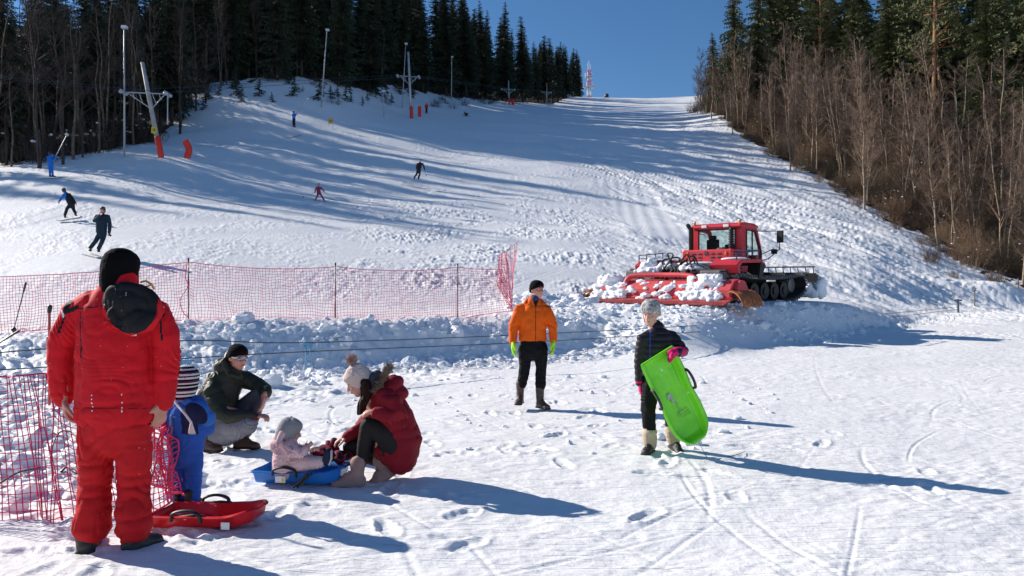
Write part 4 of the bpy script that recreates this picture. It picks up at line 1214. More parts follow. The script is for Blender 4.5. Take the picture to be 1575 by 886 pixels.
for dy in (-.08, .05):
    sh = MB(); a = q(496, 711, dy); sh.tube([a, a + Vector((.03, 0, .02)), a + Vector((.045, 0, .075))], [.035, .036, .030], n=12)
    so = p.soft('shoe', sh, .005, 2, cloth('shoe_navy', (.03, .03, .06)))
    r_ = MB(); r_.tube([a + Vector((.055, .0, -.02)), a + Vector((.072, 0, .03)), a + Vector((.072, 0, .09))], [(.028, .007)] * 3, n=8, wdir=(0, 1, 0)); r_.build('shoe_sole', mat('white_rubber', (.7, .7, .7), .5), so, True, p.o)
KG = cloth('grey_knit', (.28, .29, .30), bump=.8, bscale=110)
hm = MB(); lathe_hat(hm, Hc, MH, .90, [(.078, .098, -.05, -.02)] + BEANIE[2:])
for sx in (-1, 1): hm.ell(Hc + MH @ Vector((sx * .05, -.01, .10)), (.02, .012, .022), MH)
p.soft('knit_hat', hm, .005, 1, KG)

# ================= kneeling woman in dark red parka
D = 6.15
p = Person('kneeling woman in dark red parka with fur hood and cream bobble hat', (P(585, 735, D).x, D, 0.0))
q = lambda px, py, dy=0.0: P(px, py, D + dy)
C_PARKA = cloth('dark_red_parka', (0.25, 0.009, 0.018)); C_LEG = cloth('black_leggings', (0.020, 0.017, 0.017))
b = MB(); Hc = q(552, 588, -.02); MH = frame((-.85, -.22, -.42)); head_into(b, Hc, MH, .96)
b.tube([q(561, 598), q(575, 612)], [.05, .055], n=12); b.tube([q(577, 612), q(600, 650), q(612, 685)], [(.10, .12), (.10, .13), (.12, .14)], n=14, wdir=(1, 0, .4))
b.tube([q(590, 612, -.15), q(615, 640, -.22), q(580, 635, -.26)], [.05, .04, .03], n=10)
hand_into(b, q(582, 634, -.26), (-1, 0, .05), (0, .25, -1), side=-1, s=.95, curl=.7)
b.tube([q(585, 612, .15), q(565, 650, .10), q(535, 672, .0)], [.05, .04, .03], n=10)
hand_into(b, q(536, 671, .0), (-1, -.1, -.35), (0, .1, -1), side=1, s=.95, curl=.6)
b.tube([q(610, 690, -.08), q(568, 655, -.14), q(556, 715, -.12)], [.07, .05, .04], n=10)
b.tube([q(608, 695, .08), q(538, 692, .08), q(595, 712, .08)], [.07, .05, .04], n=10)
p.soft('body', b, .0065, 3, SKIN); face_bits(Hc, MH, .96, p.root, p.o)
j = MB(); j.tube([q(618, 706), q(620, 680), q(607, 645), q(590, 615), q(574, 598)], [(.13, .19), (.165, .20), (.165, .195), (.14, .18), (.07, .09)], n=20, wdir=(1, 0, .35))
j.tube([q(595, 690), q(615, 700)], [(.12, .17), (.12, .19)], n=16, wdir=(1, 0, .3))
j.tube([q(592, 610, -.12), q(605, 622, -.20), q(614, 638, -.24), q(598, 642, -.27), q(580, 635, -.27)], [.088, .082, .075, .062, .05], n=16)
j.tube([q(585, 612, .10), q(572, 640, .12), q(552, 662, .06), q(535, 672, .0)], [.088, .078, .062, .05], n=16)
p.soft('parka', j, .0075, 4, C_PARKA, fold=[((6, 6, 9), .011, 'fold'), ((10, 10, 14), .008, 'ridge'), ((24, 24, 24), .0025, 'n')], seed=21)
h = MB(); h.ell(q(602, 594, .0), (.115, .14, .085), Matrix.Rotation(R(-40), 3, 'Y')); h.ell(q(592, 604, 0), (.10, .13, .06)); h.ell(q(612, 604, 0), (.09, .13, .07))
hd = p.soft('hood', h, .007, 4, C_PARKA, fold=[((10, 10, 14), .012, 'ridge')])
FUR = cloth('fur_trim', (.22, .15, .10)); f = MB(); rr = random.Random(8)
loop = curve_pts([q(578, 604, -.14), q(586, 590, -.15), q(594, 574, -.10), q(600, 566, 0), q(594, 574, .10), q(586, 590, .14)], 14)
for k in range(900):
    c = loop[rr.randrange(len(loop))] + Vector((rr.gauss(0, .008), rr.gauss(0, .008), rr.gauss(0, .008))); d = Vector((rr.gauss(-.1, .6), rr.gauss(-.25, .7), rr.gauss(.45, .5))).normalized()
    f.tube([c, c + d * rr.uniform(.025, .055)], [.0035, .001], n=3, dome=False)
f.tube(loop, .016, n=7)
f.build('fur_trim', FUR, hd, False, p.o)
co_ = MB(); co_.tube([q(566, 604, -.02), q(574, 590, -.0), q(580, 578, .02)], [(.06, .085), (.07, .10), (.05, .10)], n=14, wdir=(1, 0, 0)); p.soft('scarf', co_, .007, 3, cloth('grey_scarf', (.06, .065, .09)), fold=[((12, 12, 16), .006, 'ridge')])
HAIR = mat('dark_hair', (.028, .012, .007), .7, var=.4, vscale=30, bump=.5, bscale=70, spec=.15)
hr = MB(); hr.ell(Hc + MH @ Vector((0, -.03, .0)), (.083, .085, .10), MH)
for dy, x0 in ((-.10, 0), (-.085, 5), (-.07, -3), (.07, 0)):
    hr.tube(curve_pts([q(560 + x0, 588, dy), q(563 + x0, 605, dy - .02), q(557 + x0, 620, dy - .05), q(554 + x0, 636, dy - .06)], 5), [.032 - .0012 * i for i in range(16)], n=8)
p.soft('hair', hr, .005, 2, HAIR, fold=[((30, 30, 12), .004, 'ridge')])
t = MB(); t.tube([q(615, 692, -.0), q(600, 688, -.05)], [.15, .13], n=14)
t.tube([q(608, 685, -.10), q(588, 666, -.14), q(567, 654, -.16)], [.105, .088, .070], n=16); t.tube([q(566, 655, -.16), q(560, 685, -.14), q(556, 712, -.13)], [.066, .058, .046], n=14)
p.soft('leggings', t, .007, 4, C_LEG, fold=[((12, 12, 16), .003, 'fold')])
t2 = MB(); t2.tube([q(606, 692, .06), q(570, 688, .06), q(540, 688, .04)], [.10, .088, .072], n=14); t2.tube([q(542, 694, .04), q(575, 706, .06), q(596, 712, .07)], [.065, .058, .045], n=12)
p.soft('legging_leg', t2, .008, 4, C_LEG)
B_P = mat('pink_suede', (.40, .24, .20), .85, var=.15, vscale=12); B_PS = mat('pink_sole', (.34, .21, .18), .7)
boot(p, (q(565, 741).x, D - .14, .0), (-1, -.12), L=.29, w=.052, shaft=.13, mats=(B_P, B_PS, mat('cream_lace', (.6, .5, .45), .8)))
boot(p, (q(606, 722).x, D + .04, .05), (-.75, -.35), L=.27, w=.05, shaft=.12, mats=(B_P, B_PS), pitch=-.5)
KC = cloth('cream_knit', (.66, .53, .46), bump=1.0, bscale=60, bdist=.01)
hm = MB(); lathe_hat(hm, Hc, MH, 1.08, [(.078, .098, -.040, -.03)] + BEANIE[1:6] + [(.052, .062, .130, -.02), (.02, .025, .145, -.025)]); hat = p.soft('bobble_hat', hm, .006, 1, KC, fold=[((26, 26, 26), .003, 'ridge')])
pm = MB(); c = Hc + MH @ Vector((0, -.028, .195))
for k in range(340):
    d = Vector((rr.gauss(0, 1), rr.gauss(0, 1), rr.gauss(0, 1))).normalized(); pm.tube([c, c + d * rr.uniform(.042, .054)], [.008, .003], n=4, dome=False)
pm.build('pompom', cloth('pom_pink', (.52, .34, .30)), hat, False, p.o)

# ================= generic upright figure
def figure(label, D, J, s, fwd, mats, group=None, voxel=.012, hat='beanie', hands=True, gloves=None, wd=(1, 0, 0), zoff=None, face=True, det=True, pitchh=0.0, fat=1.0, jfold=1.0, paint=None, tr_end=1.0, toes=None, shaft=.12, hatscale=1.05, longj=0.0, boots=True, headfwd=None):
    q = lambda k: P(J[k][0], J[k][1], D + (J[k][2] if len(J[k]) > 2 else 0))
    root = P((J['anL'][0] + J['anR'][0]) / 2, max(J['anL'][1], J['anR'][1]), D)
    root.z -= .07 * s
    p = Person(label, root, group); p.q = q; p.s = s
    hf = headfwd or fwd
    MH = frame((hf[0], hf[1], pitchh)); Hc = q('head'); p.H = Hc; p.MH = MH
    b = MB(); head_into(b, Hc, MH, s)
    b.tube([Hc - Vector((0, 0, .06 * s)), q('neck')], [.058 * s, .062 * s], n=10)
    b.tube([q('neck'), q('chest'), q('hip')], [(.11 * s, .08 * s), (.13 * s, .09 * s), (.13 * s, .09 * s)], n=12, wdir=wd)
    for a in 'LR':
        b.tube([q('neck').lerp(q('sh' + a), .6), q('sh' + a), q('el' + a), q('wr' + a)], [.05 * s, .05 * s, .042 * s, .030 * s], n=8)
        if hands and not gloves:
            dd = (q('wr' + a) - q('el' + a)).normalized()
            hand_into(b, q('wr' + a), dd, Vector((1 if a == 'L' else -1, 0, .1)), side=1 if (a == 'L') == (fwd[1] < 0) else -1, s=s, curl=.6, rad=.010)
        b.tube([q('hp' + a), q('kn' + a), q('an' + a)], [.075 * s, .052 * s, .04 * s], n=8)
    p.soft('body', b, min(voxel, .009) if det else voxel, 2, mats.get('skin', SKIN))
    if face and det: face_bits(Hc, MH, s, p.root, p.o)
    j = MB(); f = s * fat; hem = q('hip').lerp(q('knL').lerp(q('knR', ), .5), longj)
    j.tube([hem, q('hip'), q('hip').lerp(q('chest'), .5), q('chest'), q('chest').lerp(q('neck'), .6), q('neck') + Vector((0, 0, .03 * s))],
           [(.185 * f, .14 * f), (.185 * f, .145 * f), (.18 * f, .145 * f), (.195 * f, .15 * f), (.17 * f, .125 * f), (.085 * f, .085 * f)], n=20, wdir=wd)
    for a in 'LR':
        w_ = q('wr' + a)
        j.tube([q('neck').lerp(q('sh' + a), .55) - Vector((0, 0, .03 * s)), q('sh' + a), q('sh' + a).lerp(q('el' + a), .5), q('el' + a), q('el' + a).lerp(w_, .5), w_],
               [.082 * f, .078 * f, .070 * f, .065 * f, .058 * f, .052 * f], n=14)
    jf = [((5 / s, 5 / s, 10 / s), .011 * s * jfold, 'fold'), ((9 / s, 9 / s, 14 / s), .008 * s * jfold, 'ridge')]
    p.jacket = p.soft('jacket', j, voxel, 4, mats['jacket'], fold=jf if jfold >= 0 else [((1, 1, 17), .010, 'quilt')], paint=paint, seed=int(D * 10))
    t = MB(); t.tube([q('hip') + Vector((0, 0, .06 * s)), q('hpL').lerp(q('hpR'), .5) - Vector((0, 0, .05 * s))], [(.165 * f, .12 * f), (.165 * f, .125 * f)], n=16, wdir=wd)
    for a in 'LR':
        e_ = q('kn' + a).lerp(q('an' + a), tr_end) + Vector((0, 0, .05 * s if tr_end > .95 else .02)); t.tube([q('hp' + a), q('hp' + a).lerp(q('kn' + a), .5), q('kn' + a), q('kn' + a).lerp(e_, .6), e_], [.10 * s, .092 * s, .080 * s, .074 * s, .074 * s], n=14)
    p.soft('trousers', t, voxel, 4, mats['trousers'], fold=[((6 / s, 6 / s, 12 / s), .012 * s, 'fold'), ((8 / s, 8 / s, 18 / s), .007 * s, 'ridge')], seed=int(D * 7))
    if boots:
        for a, td in zip('LR', toes or (fwd, fwd)):
            an = q('an' + a); bz = an.z - .085 * s
            boot(p, (an.x - td[0] * .05 * s, an.y - td[1] * .05 * s, bz), td[:2], s=s, shaft=shaft, mats=mats.get('boots', (BOOT_D, SOLE)), pitch=td[2] if len(td) > 2 else 0.0)
    if gloves:
        for a in 'LR':
            g = MB(); dd = (q('wr' + a) - q('el' + a)).normalized()
            hand_into(g, q('wr' + a) - dd * .02 * s, dd, Vector((1 if a == 'L' else -1, 0, .1)), side=1 if (a == 'L') == (fwd[1] < 0) else -1, s=s * 1.36, curl=.4, rad=.0125, spread=.2)
            p.soft('glove', g, .006 if det else voxel * .7, 1, gloves)
    if hat:
        hm = MB(); lathe_hat(hm, Hc, MH, s * hatscale, BEANIE[1:] if hat == 'beanie' else [(.088, .105, -.05, -.02)] + BEANIE[2:])
        p.hat = p.soft(hat, hm, min(voxel, .009), 1, mats.get('hat', KNIT_B))
    return p

# ================= man in orange jacket
C_OR = cloth('orange_jacket', (0.80, 0.115, 0.004)); LIME = cloth('lime_glove', (0.42, .80, .03))
BR_B = mat('brown_boot', (.075, .042, .032), .55, var=.35, vscale=12, bump=.4, bscale=30)
D = 10.25
J = dict(head=(826, 446), neck=(822, 465), chest=(820, 486), hip=(819, 524), shL=(799, 476), shR=(841, 476), elL=(790, 500, -.03), elR=(850, 500, -.03), wrL=(789, 526, -.06), wrR=(851, 524, -.06),
         hpL=(808, 535), hpR=(832, 535), knL=(807, 565), knR=(832, 565), anL=(800, 611), anR=(831, 618, -.05))
def po(c):
    x, y = proj(c); fr = c[:, 1] < D
    o = np.zeros(len(c)); o[(np.abs(x - 824) < .5) & (y > 470) & fr] = 1; o[(np.abs(y - 470.5 - (x - 836) * .1) < .5) & (x > 832) & (x < 846) & fr] = 1
    o[(np.abs(x - 824) < .35 * (474 - y)) & (y < 474) & fr] = 1
    return o
p = figure('man in orange jacket, black trousers and lime green gloves standing alone', D, J, 1.02, (.25, -1), dict(jacket=[C_OR, C_CHAR], trousers=C_BLACK, boots=(BR_B, SOLE), skin=SKIN_R), voxel=.009, gloves=LIME, paint=po, fat=1.04, tr_end=.60, headfwd=(.58, -.8), toes=((-.15, -1), (.55, -1)), shaft=.22)
c = MB(); c.tube([p.q('neck') + Vector((-.11, -.03, -.015)), p.q('neck') + Vector((-.08, .07, .03)), p.q('neck') + Vector((.06, .07, .03)), p.q('neck') + Vector((.12, -.02, -.02))], .045, n=10); p.soft('hood', c, .009, 3, C_OR, fold=[((12, 12, 14), .008, 'ridge')])
c = MB(); c.tube([p.q('neck') + Vector((0, -.015, -.01)), p.q('neck') + Vector((.01, -.02, .05))], [(.08, .085), (.07, .075)], n=14); p.soft('neck_warmer', c, .008, 2, cloth('blue_grey_fleece', (.05, .06, .13)))
m = MB(); m.tube([p.H + p.MH @ Vector((x * .045, .105 - abs(x) * .02, .052)) for x in (-1, -.4, .4, 1)], .004, n=6); m.build('hat_trim', mat('trim_red', (.5, .02, .03), .6), p.hat, True, p.o)

# ================= child carrying the green sled
D = 7.15
J = dict(head=(1001, 484, 0), neck=(1010, 507), chest=(1012, 530), hip=(1010, 578), shL=(989, 521, -.03), shR=(1034, 519, .02), elL=(984, 556, .02), elR=(1051, 541, -.05), wrL=(984, 588, .03), wrR=(1043, 541, -.22),
         hpL=(1000, 592), hpR=(1022, 592), knL=(997, 632, -.03), knR=(1030, 632, .05), anL=(1000, 684), anR=(1036, 677, .12))
C_PUFF = cloth('black_puffer', (.017, .014, .020), rough=.45); BEIGE = cloth('beige_gaiter', (.50, .40, .29)); PINKG = cloth('pink_glove', (.62, .015, .14))
def pz(c):
    x, y = proj(c); return np.where((np.abs(x - 1000) < .7) & (y > 505) & (c[:, 1] < D) & (y < 552), 1, 0)
p = figure('child in black puffer jacket and patterned grey hat carrying the green sled', D, J, .88, (-.45, -1), dict(jacket=[C_PUFF, cloth('blue_zip', (.03, .08, .4))], trousers=C_BLACK, boots=(BOOT_D, SOLE)), voxel=.008, hat=None, hands=False, fat=.95, jfold=-1, paint=pz, toes=((-.5, -1), (.35, -1, -.35)), shaft=.0, headfwd=(-.55, -.85), pitchh=-.20)
HATP = mat('patterned_hat', (.60, .58, .56), .8, col2=(.12, .11, .12), vscale=34, bump=.3, bscale=60)
hm = MB(); lathe_hat(hm, p.H, p.MH, 1.0, [(.086, .103, .002, -.014), (.090, .110, .016, -.012), (.092, .112, .040, -.012), (.092, .110, .075, -.014), (.082, .096, .115, -.02), (.055, .062, .140, -.024), (.02, .02, .148, -.026)]); p.soft('knit_hat', hm, .006, 1, HATP, fold=[((16, 16, 16), .004, 'ridge')])
for a, side in (('R', -1), ('L', -1)):
    g = MB(); w_ = p.q('wr' + a)
    if a == 'R':
        hand_into(g, w_ + Vector((.01, 0, 0)), (-.75, -.25, -.25), (0.1, -.5, -1), side=-1, s=1.0, curl=.75, rad=.012, spread=.2)
        g.tube([w_ + Vector((.05, .04, .0)), w_ + Vector((-.02, 0, 0))], [.046, .046], n=12); g.ell(w_ + Vector((-.055, -.015, -.012)), (.055, .036, .042))
    else:
        hand_into(g, w_, (0.05, -.1, -1), (1, 0, 0), side=-1, s=1.0, curl=.6, rad=.012, spread=.15); g.tube([w_ + Vector((0, 0, .04)), w_], [.045, .045], n=12)
    p.soft('glove', g, .006, 1, PINKG)
for a, (x, y) in (('L', (1000, 676)), ('R', (1033, 671))):
    g = MB(); k = p.q('kn' + a).lerp(p.q('an' + a), .62); e = p.q('an' + a) - Vector((0, 0, .0)); g.tube([k, k.lerp(e, .5), e], [.074, .069, .068], n=14)
    p.soft('gaiter', g, .007, 2, BEIGE, fold=[((10, 10, 30), .006, 'ridge')])
hr = MB(); hr.tube([p.H + p.MH @ Vector((.075, -.02, -.02)), p.H + p.MH @ Vector((.078, -.03, -.08))], [.016, .010], n=8); p.soft('hair', hr, .006, 1, mat('brown_hair', (.12, .06, .03), .5))
BOY = p

# ================= skiers on the slope
def ski(p, an, d, L=1.65, col=(.08, .08, .1), s=1.0, z=None):
    d = Vector((d[0], d[1], 0)).normalized()
    # lie along the ground
    a = Vector(an) + d * L * .55; b_ = Vector(an) - d * L * .45
    za = gz(a.x, a.y) + .03; zb = gz(b_.x, b_.y) + .03
    m = MB(); pts = []
    for i in range(9):
        t = i / 8; v = b_.lerp(a, t); zz = zb + (za - zb) * t + (0.0 if t < .86 else (t - .86) * .9 * L * .35)
        pts.append(Vector((v.x, v.y, zz)))
    m.tube(pts, [(.035, .009)] * 8 + [(.028, .007)], n=8, wdir=d.cross(Vector((0, 0, 1))))
    return m.build('ski', mat('ski_%d' % int(col[0] * 100 + col[2] * 10), col, .4), p.root, True, p.o)
def ski_pole(a, b, label, group=None, col=(.05, .05, .06), thick=.009):
    a = Vector(a); b = Vector(b)
    r = empty('ski_pole', b); tag(r, label, 'ski pole', group)
    m = MB(); m.tube([a, b], [thick, thick * .7], n=6); m.build('shaft', mat('pole_shaft_%d' % int(col[0] * 100), col, .4), r, True, b)
    u = (a - b).normalized()
    m = MB(); m.tube([a + u * .03, a - u * .12], [.018, .015], n=8); m.build('grip', RUBBER, r, True, b)
    m = MB(); m.tube([b + u * .06, b + u * .075], [.045, .03], n=10); m.build('basket', RUBBER, r, True, b)
    return r
DK = cloth('dark_trousers', (.015, .016, .022)); TEAL = cloth('teal_jacket', (.012, .032, .052)); SKYB = cloth('bright_blue_suit', (.02, .17, .62)); PLUM = cloth('plum_suit', (.26, .035, .085)); REDJ = cloth('red_far_jacket', (.6, .02, .02)); HELM = mat('dark_helmet', (.03, .03, .035), .35)

def upright(px, y0, y1, lean=0.0, w=1.0, stance=.10, sq=1.0):
    """joint layout for a small upright figure between head top y0 and sole y1, leaning by `lean` head to foot"""
    H = y1 - y0
    X = lambda f, k=0: px + lean * H * (f - .5) + k * H * w
    Y = lambda f: y1 - H * f
    return dict(head=(X(.92), Y(.925)), neck=(X(.84), Y(.845)), chest=(X(.72), Y(.72)), hip=(X(.5), Y(.52)), shL=(X(.8, -.10), Y(.80)), shR=(X(.8, .10), Y(.80)), elL=(X(.65, -.135), Y(.64)), elR=(X(.65, .135), Y(.64)),
                wrL=(X(.5, -.12), Y(.52)), wrR=(X(.5, .12), Y(.52)), hpL=(X(.5, -.045), Y(.5)), hpR=(X(.5, .045), Y(.5)), knL=(X(.28, -.05 * stance * 10), Y(.28)), knR=(X(.28, .05 * stance * 10), Y(.28)),
                anL=(X(.05, -.055 * stance * 10), Y(.055)), anR=(X(.05, .055 * stance * 10), Y(.055)))

# dark green snowboard-suited man just above the net
D = 28.0
J = dict(head=(158, 323), neck=(157, 330), chest=(156, 340), hip=(156, 358), shL=(149, 333), shR=(166, 333), elL=(145, 340, -.1), elR=(169, 346), wrL=(154, 331, -.35), wrR=(168, 358),
         hpL=(153, 360), hpR=(160, 360), knL=(147, 371, -.1), knR=(157, 372, -.1), anL=(139, 383), anR=(152, 384))
p = figure('man in dark teal suit gliding down on skis above the net, hand at his chin', D, J, 1.0, (.1, -1), dict(jacket=TEAL, trousers=TEAL, hat=HELM, skin=SKIN_R), voxel=.016, hat='helmet', det=False, toes=((.5, -1), (.5, -1)), fat=1.08)
for a in 'LR': ski(p, p.q('an' + a), (.8, -.6), col=(.1, .1, .1))
ski_pole(P(168, 359, 28), P(171, 364, 28), 'short dark pole end in the teal skier\'s hand')
# snowboarder
D = 36.0
J = dict(head=(98, 293), neck=(101, 298), chest=(106, 305), hip=(110, 314), shL=(98, 300, -.1), shR=(107, 299, .15), elL=(94, 305, -.2), elR=(112, 306, .2), wrL=(91, 310, -.3), wrR=(116, 312, .25),
         hpL=(108, 315), hpR=(112, 316), knL=(103, 321, -.15), knR=(113, 322, .1), anL=(100, 332), anR=(116, 329))
def psb(c):
    x, y = proj(c); return np.where((x < 101.5), 1, 0)
p = figure('snowboarder in black and blue bent low on the left of the slope', D, J, .95, (-.8, .5), dict(jacket=[DK, SKYB], trousers=DK, hat=HELM), voxel=.018, hat='helmet', det=False, face=False, paint=psb, toes=((-.4, .9), (-.3, .9)))
m = MB(); a = P(88, 340.5, 35.8); c = P(126, 334.5, 36.2); m.tube([a + Vector((0, 0, .05)), a.lerp(c, .08), a.lerp(c, .5), a.lerp(c, .92), c + Vector((0, 0, .05))], [(.10, .012), (.13, .012), (.12, .012), (.13, .012), (.10, .012)], n=12, wdir=(0.2, 1, 0))
p.hard('snowboard', m, mat('board_grey', (.35, .36, .38), .4))
# lift rider in bright blue
D = 50.0
J = upright(78, 234, 272, lean=-.06); J.update(wrR=(86, 241, -.1), elR=(84, 246, -.1), wrL=(82, 240, -.2), elL=(74, 246, -.2), shR=(83, 241), shL=(73, 241))
p = figure('skier in bright blue suit riding the tow lift at the far left', D, J, .95, (.6, .9), dict(jacket=SKYB, trousers=SKYB, hat=HELM), voxel=.02, hat='helmet', det=False, face=False)
for a in 'LR': ski(p, p.q('an' + a), (.75, .65))
RIDER1 = P(85, 240, 50)
# child skier
D = 49.0
J = dict(head=(490, 284), neck=(490, 287.5), chest=(490, 291), hip=(490, 296), shL=(487, 288.5), shR=(493.5, 288.5), elL=(485, 292), elR=(496, 291.5), wrL=(484.5, 296), wrR=(499, 295), hpL=(489, 297), hpR=(492, 297), knL=(488, 302), knR=(495, 302), anL=(485.5, 307), anR=(498.5, 308.5))
p = figure('small child in plum ski suit snowploughing on the middle of the slope', D, J, .72, (.1, -1), dict(jacket=PLUM, trousers=PLUM, hat=mat('green_helmet', (.15, .2, .12), .4)), voxel=.018, hat='helmet', det=False, face=False, hatscale=1.2)
for a, d_ in (('L', (.75, -.8)), ('R', (.35, -1))): ski(p, p.q('an' + a), d_, L=1.1, col=(.5, .05, .06))
ski_pole(P(498.5, 295, 49), P(513, 308, 48.6), 'thin pole held out by the child in plum', group='poles of the plum child'); ski_pole(P(484.5, 296, 49), P(466, 303, 49.8), 'thin pole trailing behind the child in plum', group='poles of the plum child')
# dark skier
D = 57.0
J = dict(head=(646.5, 247), neck=(646, 250.5), chest=(645, 255), hip=(643.5, 262), shL=(642, 252), shR=(650, 252), elL=(640.5, 257), elR=(652, 256), wrL=(641, 261), wrR=(653, 260.5), hpL=(642, 263), hpR=(645.5, 263), knL=(640.5, 268.5), knR=(645.5, 268), anL=(637, 274), anR=(643.5, 275))
p = figure('skier in black jacket and trousers coming down the middle of the piste', D, J, .97, (.2, -1), dict(jacket=DK, trousers=BLACK, hat=mat('maroon_hat', (.08, .015, .03), .7)), voxel=.02, det=False, face=False)
for a in 'LR': ski(p, p.q('an' + a), (.85, -.5), col=(.4, .4, .42))
ski_pole(P(653, 261, 57), P(656, 270.5, 56.6), 'pale pole held by the skier in black', col=(.5, .5, .5), thick=.012)
# second lift rider
D = 75.0
J = upright(452, 171, 195.5); J.update(wrR=(455.5, 174.5, -.1), elR=(455, 178, -.1), wrL=(453, 174, -.2), elL=(449, 178, -.2))
p = figure('skier in light blue jacket and dark trousers riding the tow lift', D, J, .92, (.6, .9), dict(jacket=SKYB, trousers=DK, hat=HELM), voxel=.025, hat='helmet', det=False, face=False)
for a in 'LR': ski(p, p.q('an' + a), (.6, .8))
RIDER2 = P(455, 174, 75)
# small figures far up
for (px, y0, y1, D, s, mats_, lab) in ((656, 150, 167, 113, .98, dict(jacket=REDJ, trousers=DK), 'person in red jacket standing beside the red lift mat far up'),
                                      (713, 154.5, 165, 170, .95, dict(jacket=DK, trousers=DK), 'tiny dark standing figure far up below the trees'),
                                      (755, 155.5, 164, 200, .95, dict(jacket=REDJ, trousers=DK), 'tiny figure in dark red near the third lift pylon')):
    if D > 150:
        zz = None
    p = figure(lab, D, upright(px, y0, y1), s, (.2, -1), mats_, voxel=.03, det=False, face=False, hands=False)
    r_ = p.root; r_.location.z = gz(r_.location.x, r_.location.y) + .02
J = dict(head=(714, 170.2), neck=(715, 171), chest=(716, 172.2), hip=(718.5, 173.6), shL=(714.6, 171.6), shR=(716.5, 171.2), elL=(714, 173), elR=(719, 172), wrL=(713, 174), wrR=(720.5, 171.4), hpL=(718, 173.6), hpR=(719, 173.6), knL=(715.5, 174), knR=(717, 174.4), anL=(716.5, 175.2), anR=(718.2, 175.4))
p = figure('dark snowboarder crouching low on the upper piste', 118, J, .95, (-.8, -.5), dict(jacket=BLACK, trousers=BLACK), voxel=.03, det=False, face=False, hands=False)
m = MB(); a = p.root.location + Vector((-.75, 0, .03)); m.tube([a, a + Vector((1.5, 0, 0))], [(.13, .015)] * 2, n=10, wdir=(0, 1, 0)); p.hard('snowboard', m, mat('board_grey', (.35, .36, .38), .4)); p.root.location.z = gz(p.root.location.x, p.root.location.y) + .05
# ---------------------------------------------------------------- sledges
def toboggan(name, label, m_body, L, W, depth, O, X, Y, extra=None, handles=True, flip=1):
    """moulded plastic tub. O centre of the floor, X along, Y across, Z out of the open side"""
    X = Vector(X).normalized(); Y = Vector(Y); Y = (Y - X * Y.dot(X)).normalized(); Z = X.cross(Y) * flip
    O = Vector(O); W_ = lambda a, b, c: O + X * a + Y * b + Z * c
    root = empty(name, O); tag(root, label, 'sledge')
    nx, ny = 72, 46
    vs = []; 
    def half(u):    # half width along the length
        e = abs(u)
        f = 1.0 - 0.18 * max(0, u) ** 2 - 0.06 * max(0, -u)
        if u > .62: f *= math.sqrt(max(0.0, 1 - ((u - .62) / .40) ** 2))
        if u < -.86: f *= math.sqrt(max(0.0, 1 - ((-u - .86) / .22) ** 2)) * .25 + .75
        return max(.12, f) * (1 - .09 * math.exp(-((u + .05) / .28) ** 2))
    for i in range(nx + 1):
        u = -1 + 2 * i / nx
        hw = W / 2 * half(u)
        for j in range(ny + 1):
            v = -1 + 2 * j / ny
            av = abs(v)
            wall = max(sstep(.70, .90, av), sstep(.86, .97, u), sstep(.90, .98, -u))
            lip = max(sstep(.93, .97, av), sstep(.975, .995, abs(u)))
            z = depth * float(wall)
            z += .035 * float(sstep(.45, 1.0, u)) + .012 * float(sstep(-.15, -.25, u)) * (1 - float(wall)) * float(sstep(.66, .6, av))
            z += .006 * (1 - float(wall)) * float(sstep(.20, .30, av)) * float(sstep(.62, .5, abs(u)))
            z -= .012 * float(lip)
            vs.append(W_(u * L / 2, v * hw, z + .0015 * math.sin(u * 9 + v * 4)))
    fs = []
    for i in range(nx):
        for j in range(ny):
            a = i * (ny + 1) + j; fs.append((a, a + 1, a + ny + 2, a + ny + 1) if flip > 0 else (a, a + ny + 1, a + ny + 2, a + 1))
    m = MB(); m.add(vs, fs)
    tub = m.build('tub', m_body, root, True, O)
    so = tub.modifiers.new('thick', 'SOLIDIFY'); so.thickness = .006; so.offset = -1
    if handles:
        for sd in (-1, 1):
            h = MB(); c = -.10 * L; yy = sd * W * .47
            pts = curve_pts([W_(c - .10, yy, depth - .02), W_(c - .085, yy * 1.03, depth + .025), W_(c, yy * 1.04, depth + .045), W_(c + .085, yy * 1.03, depth + .025), W_(c + .10, yy, depth - .03)], 5)
            h.tube(pts, [(.010, .015)] * len(pts), n=8); h.build('handle', RUBBER, root, True, O)
    return root, W_, O

def plastic(name, col): return mat(name, col, .32, var=.06, vscale=6, spec=.5, bump=.12, bscale=30, wear=((.8, .8, .82), 12, .70))
P_RED = plastic('red_plastic', (.62, .006, .012)); P_BLUE = plastic('blue_plastic', (.01, .16, .52)); P_GREEN = plastic('green_plastic', (.21, .80, .02))
STK = mat('white_sticker', (.75, .75, .75), .5); INK = mat('dark_ink', (.05, .05, .05), .6)
# red sledge
a, c = P(236, 806, 4.95), P(398, 797, 4.75)
O = Vector(((a.x + c.x) / 2, 4.98, .02)); X = Vector((1, -.12, .03))
r, W_, O = toboggan('sledge', 'bright red plastic sledge lying behind the man in red', P_RED, .74, .40, .085, O, X, (.16, 1, .0))
m = MB(); s0 = W_(.20, -.197, .035); m.box(s0, (.055, .006, .045), Matrix.Rotation(R(-4), 3, 'Z')); m.build('sticker', STK, r, False, O)
for sd in (-1, 1):
    m = MB(); m.tube([W_(-.15, sd * .17, .075), W_(-.02, sd * .16, .09), W_(.05, sd * .17, .08)], [(.008, .014)] * 3, n=6); m.build('brake_lever', RUBBER, r, True, O)
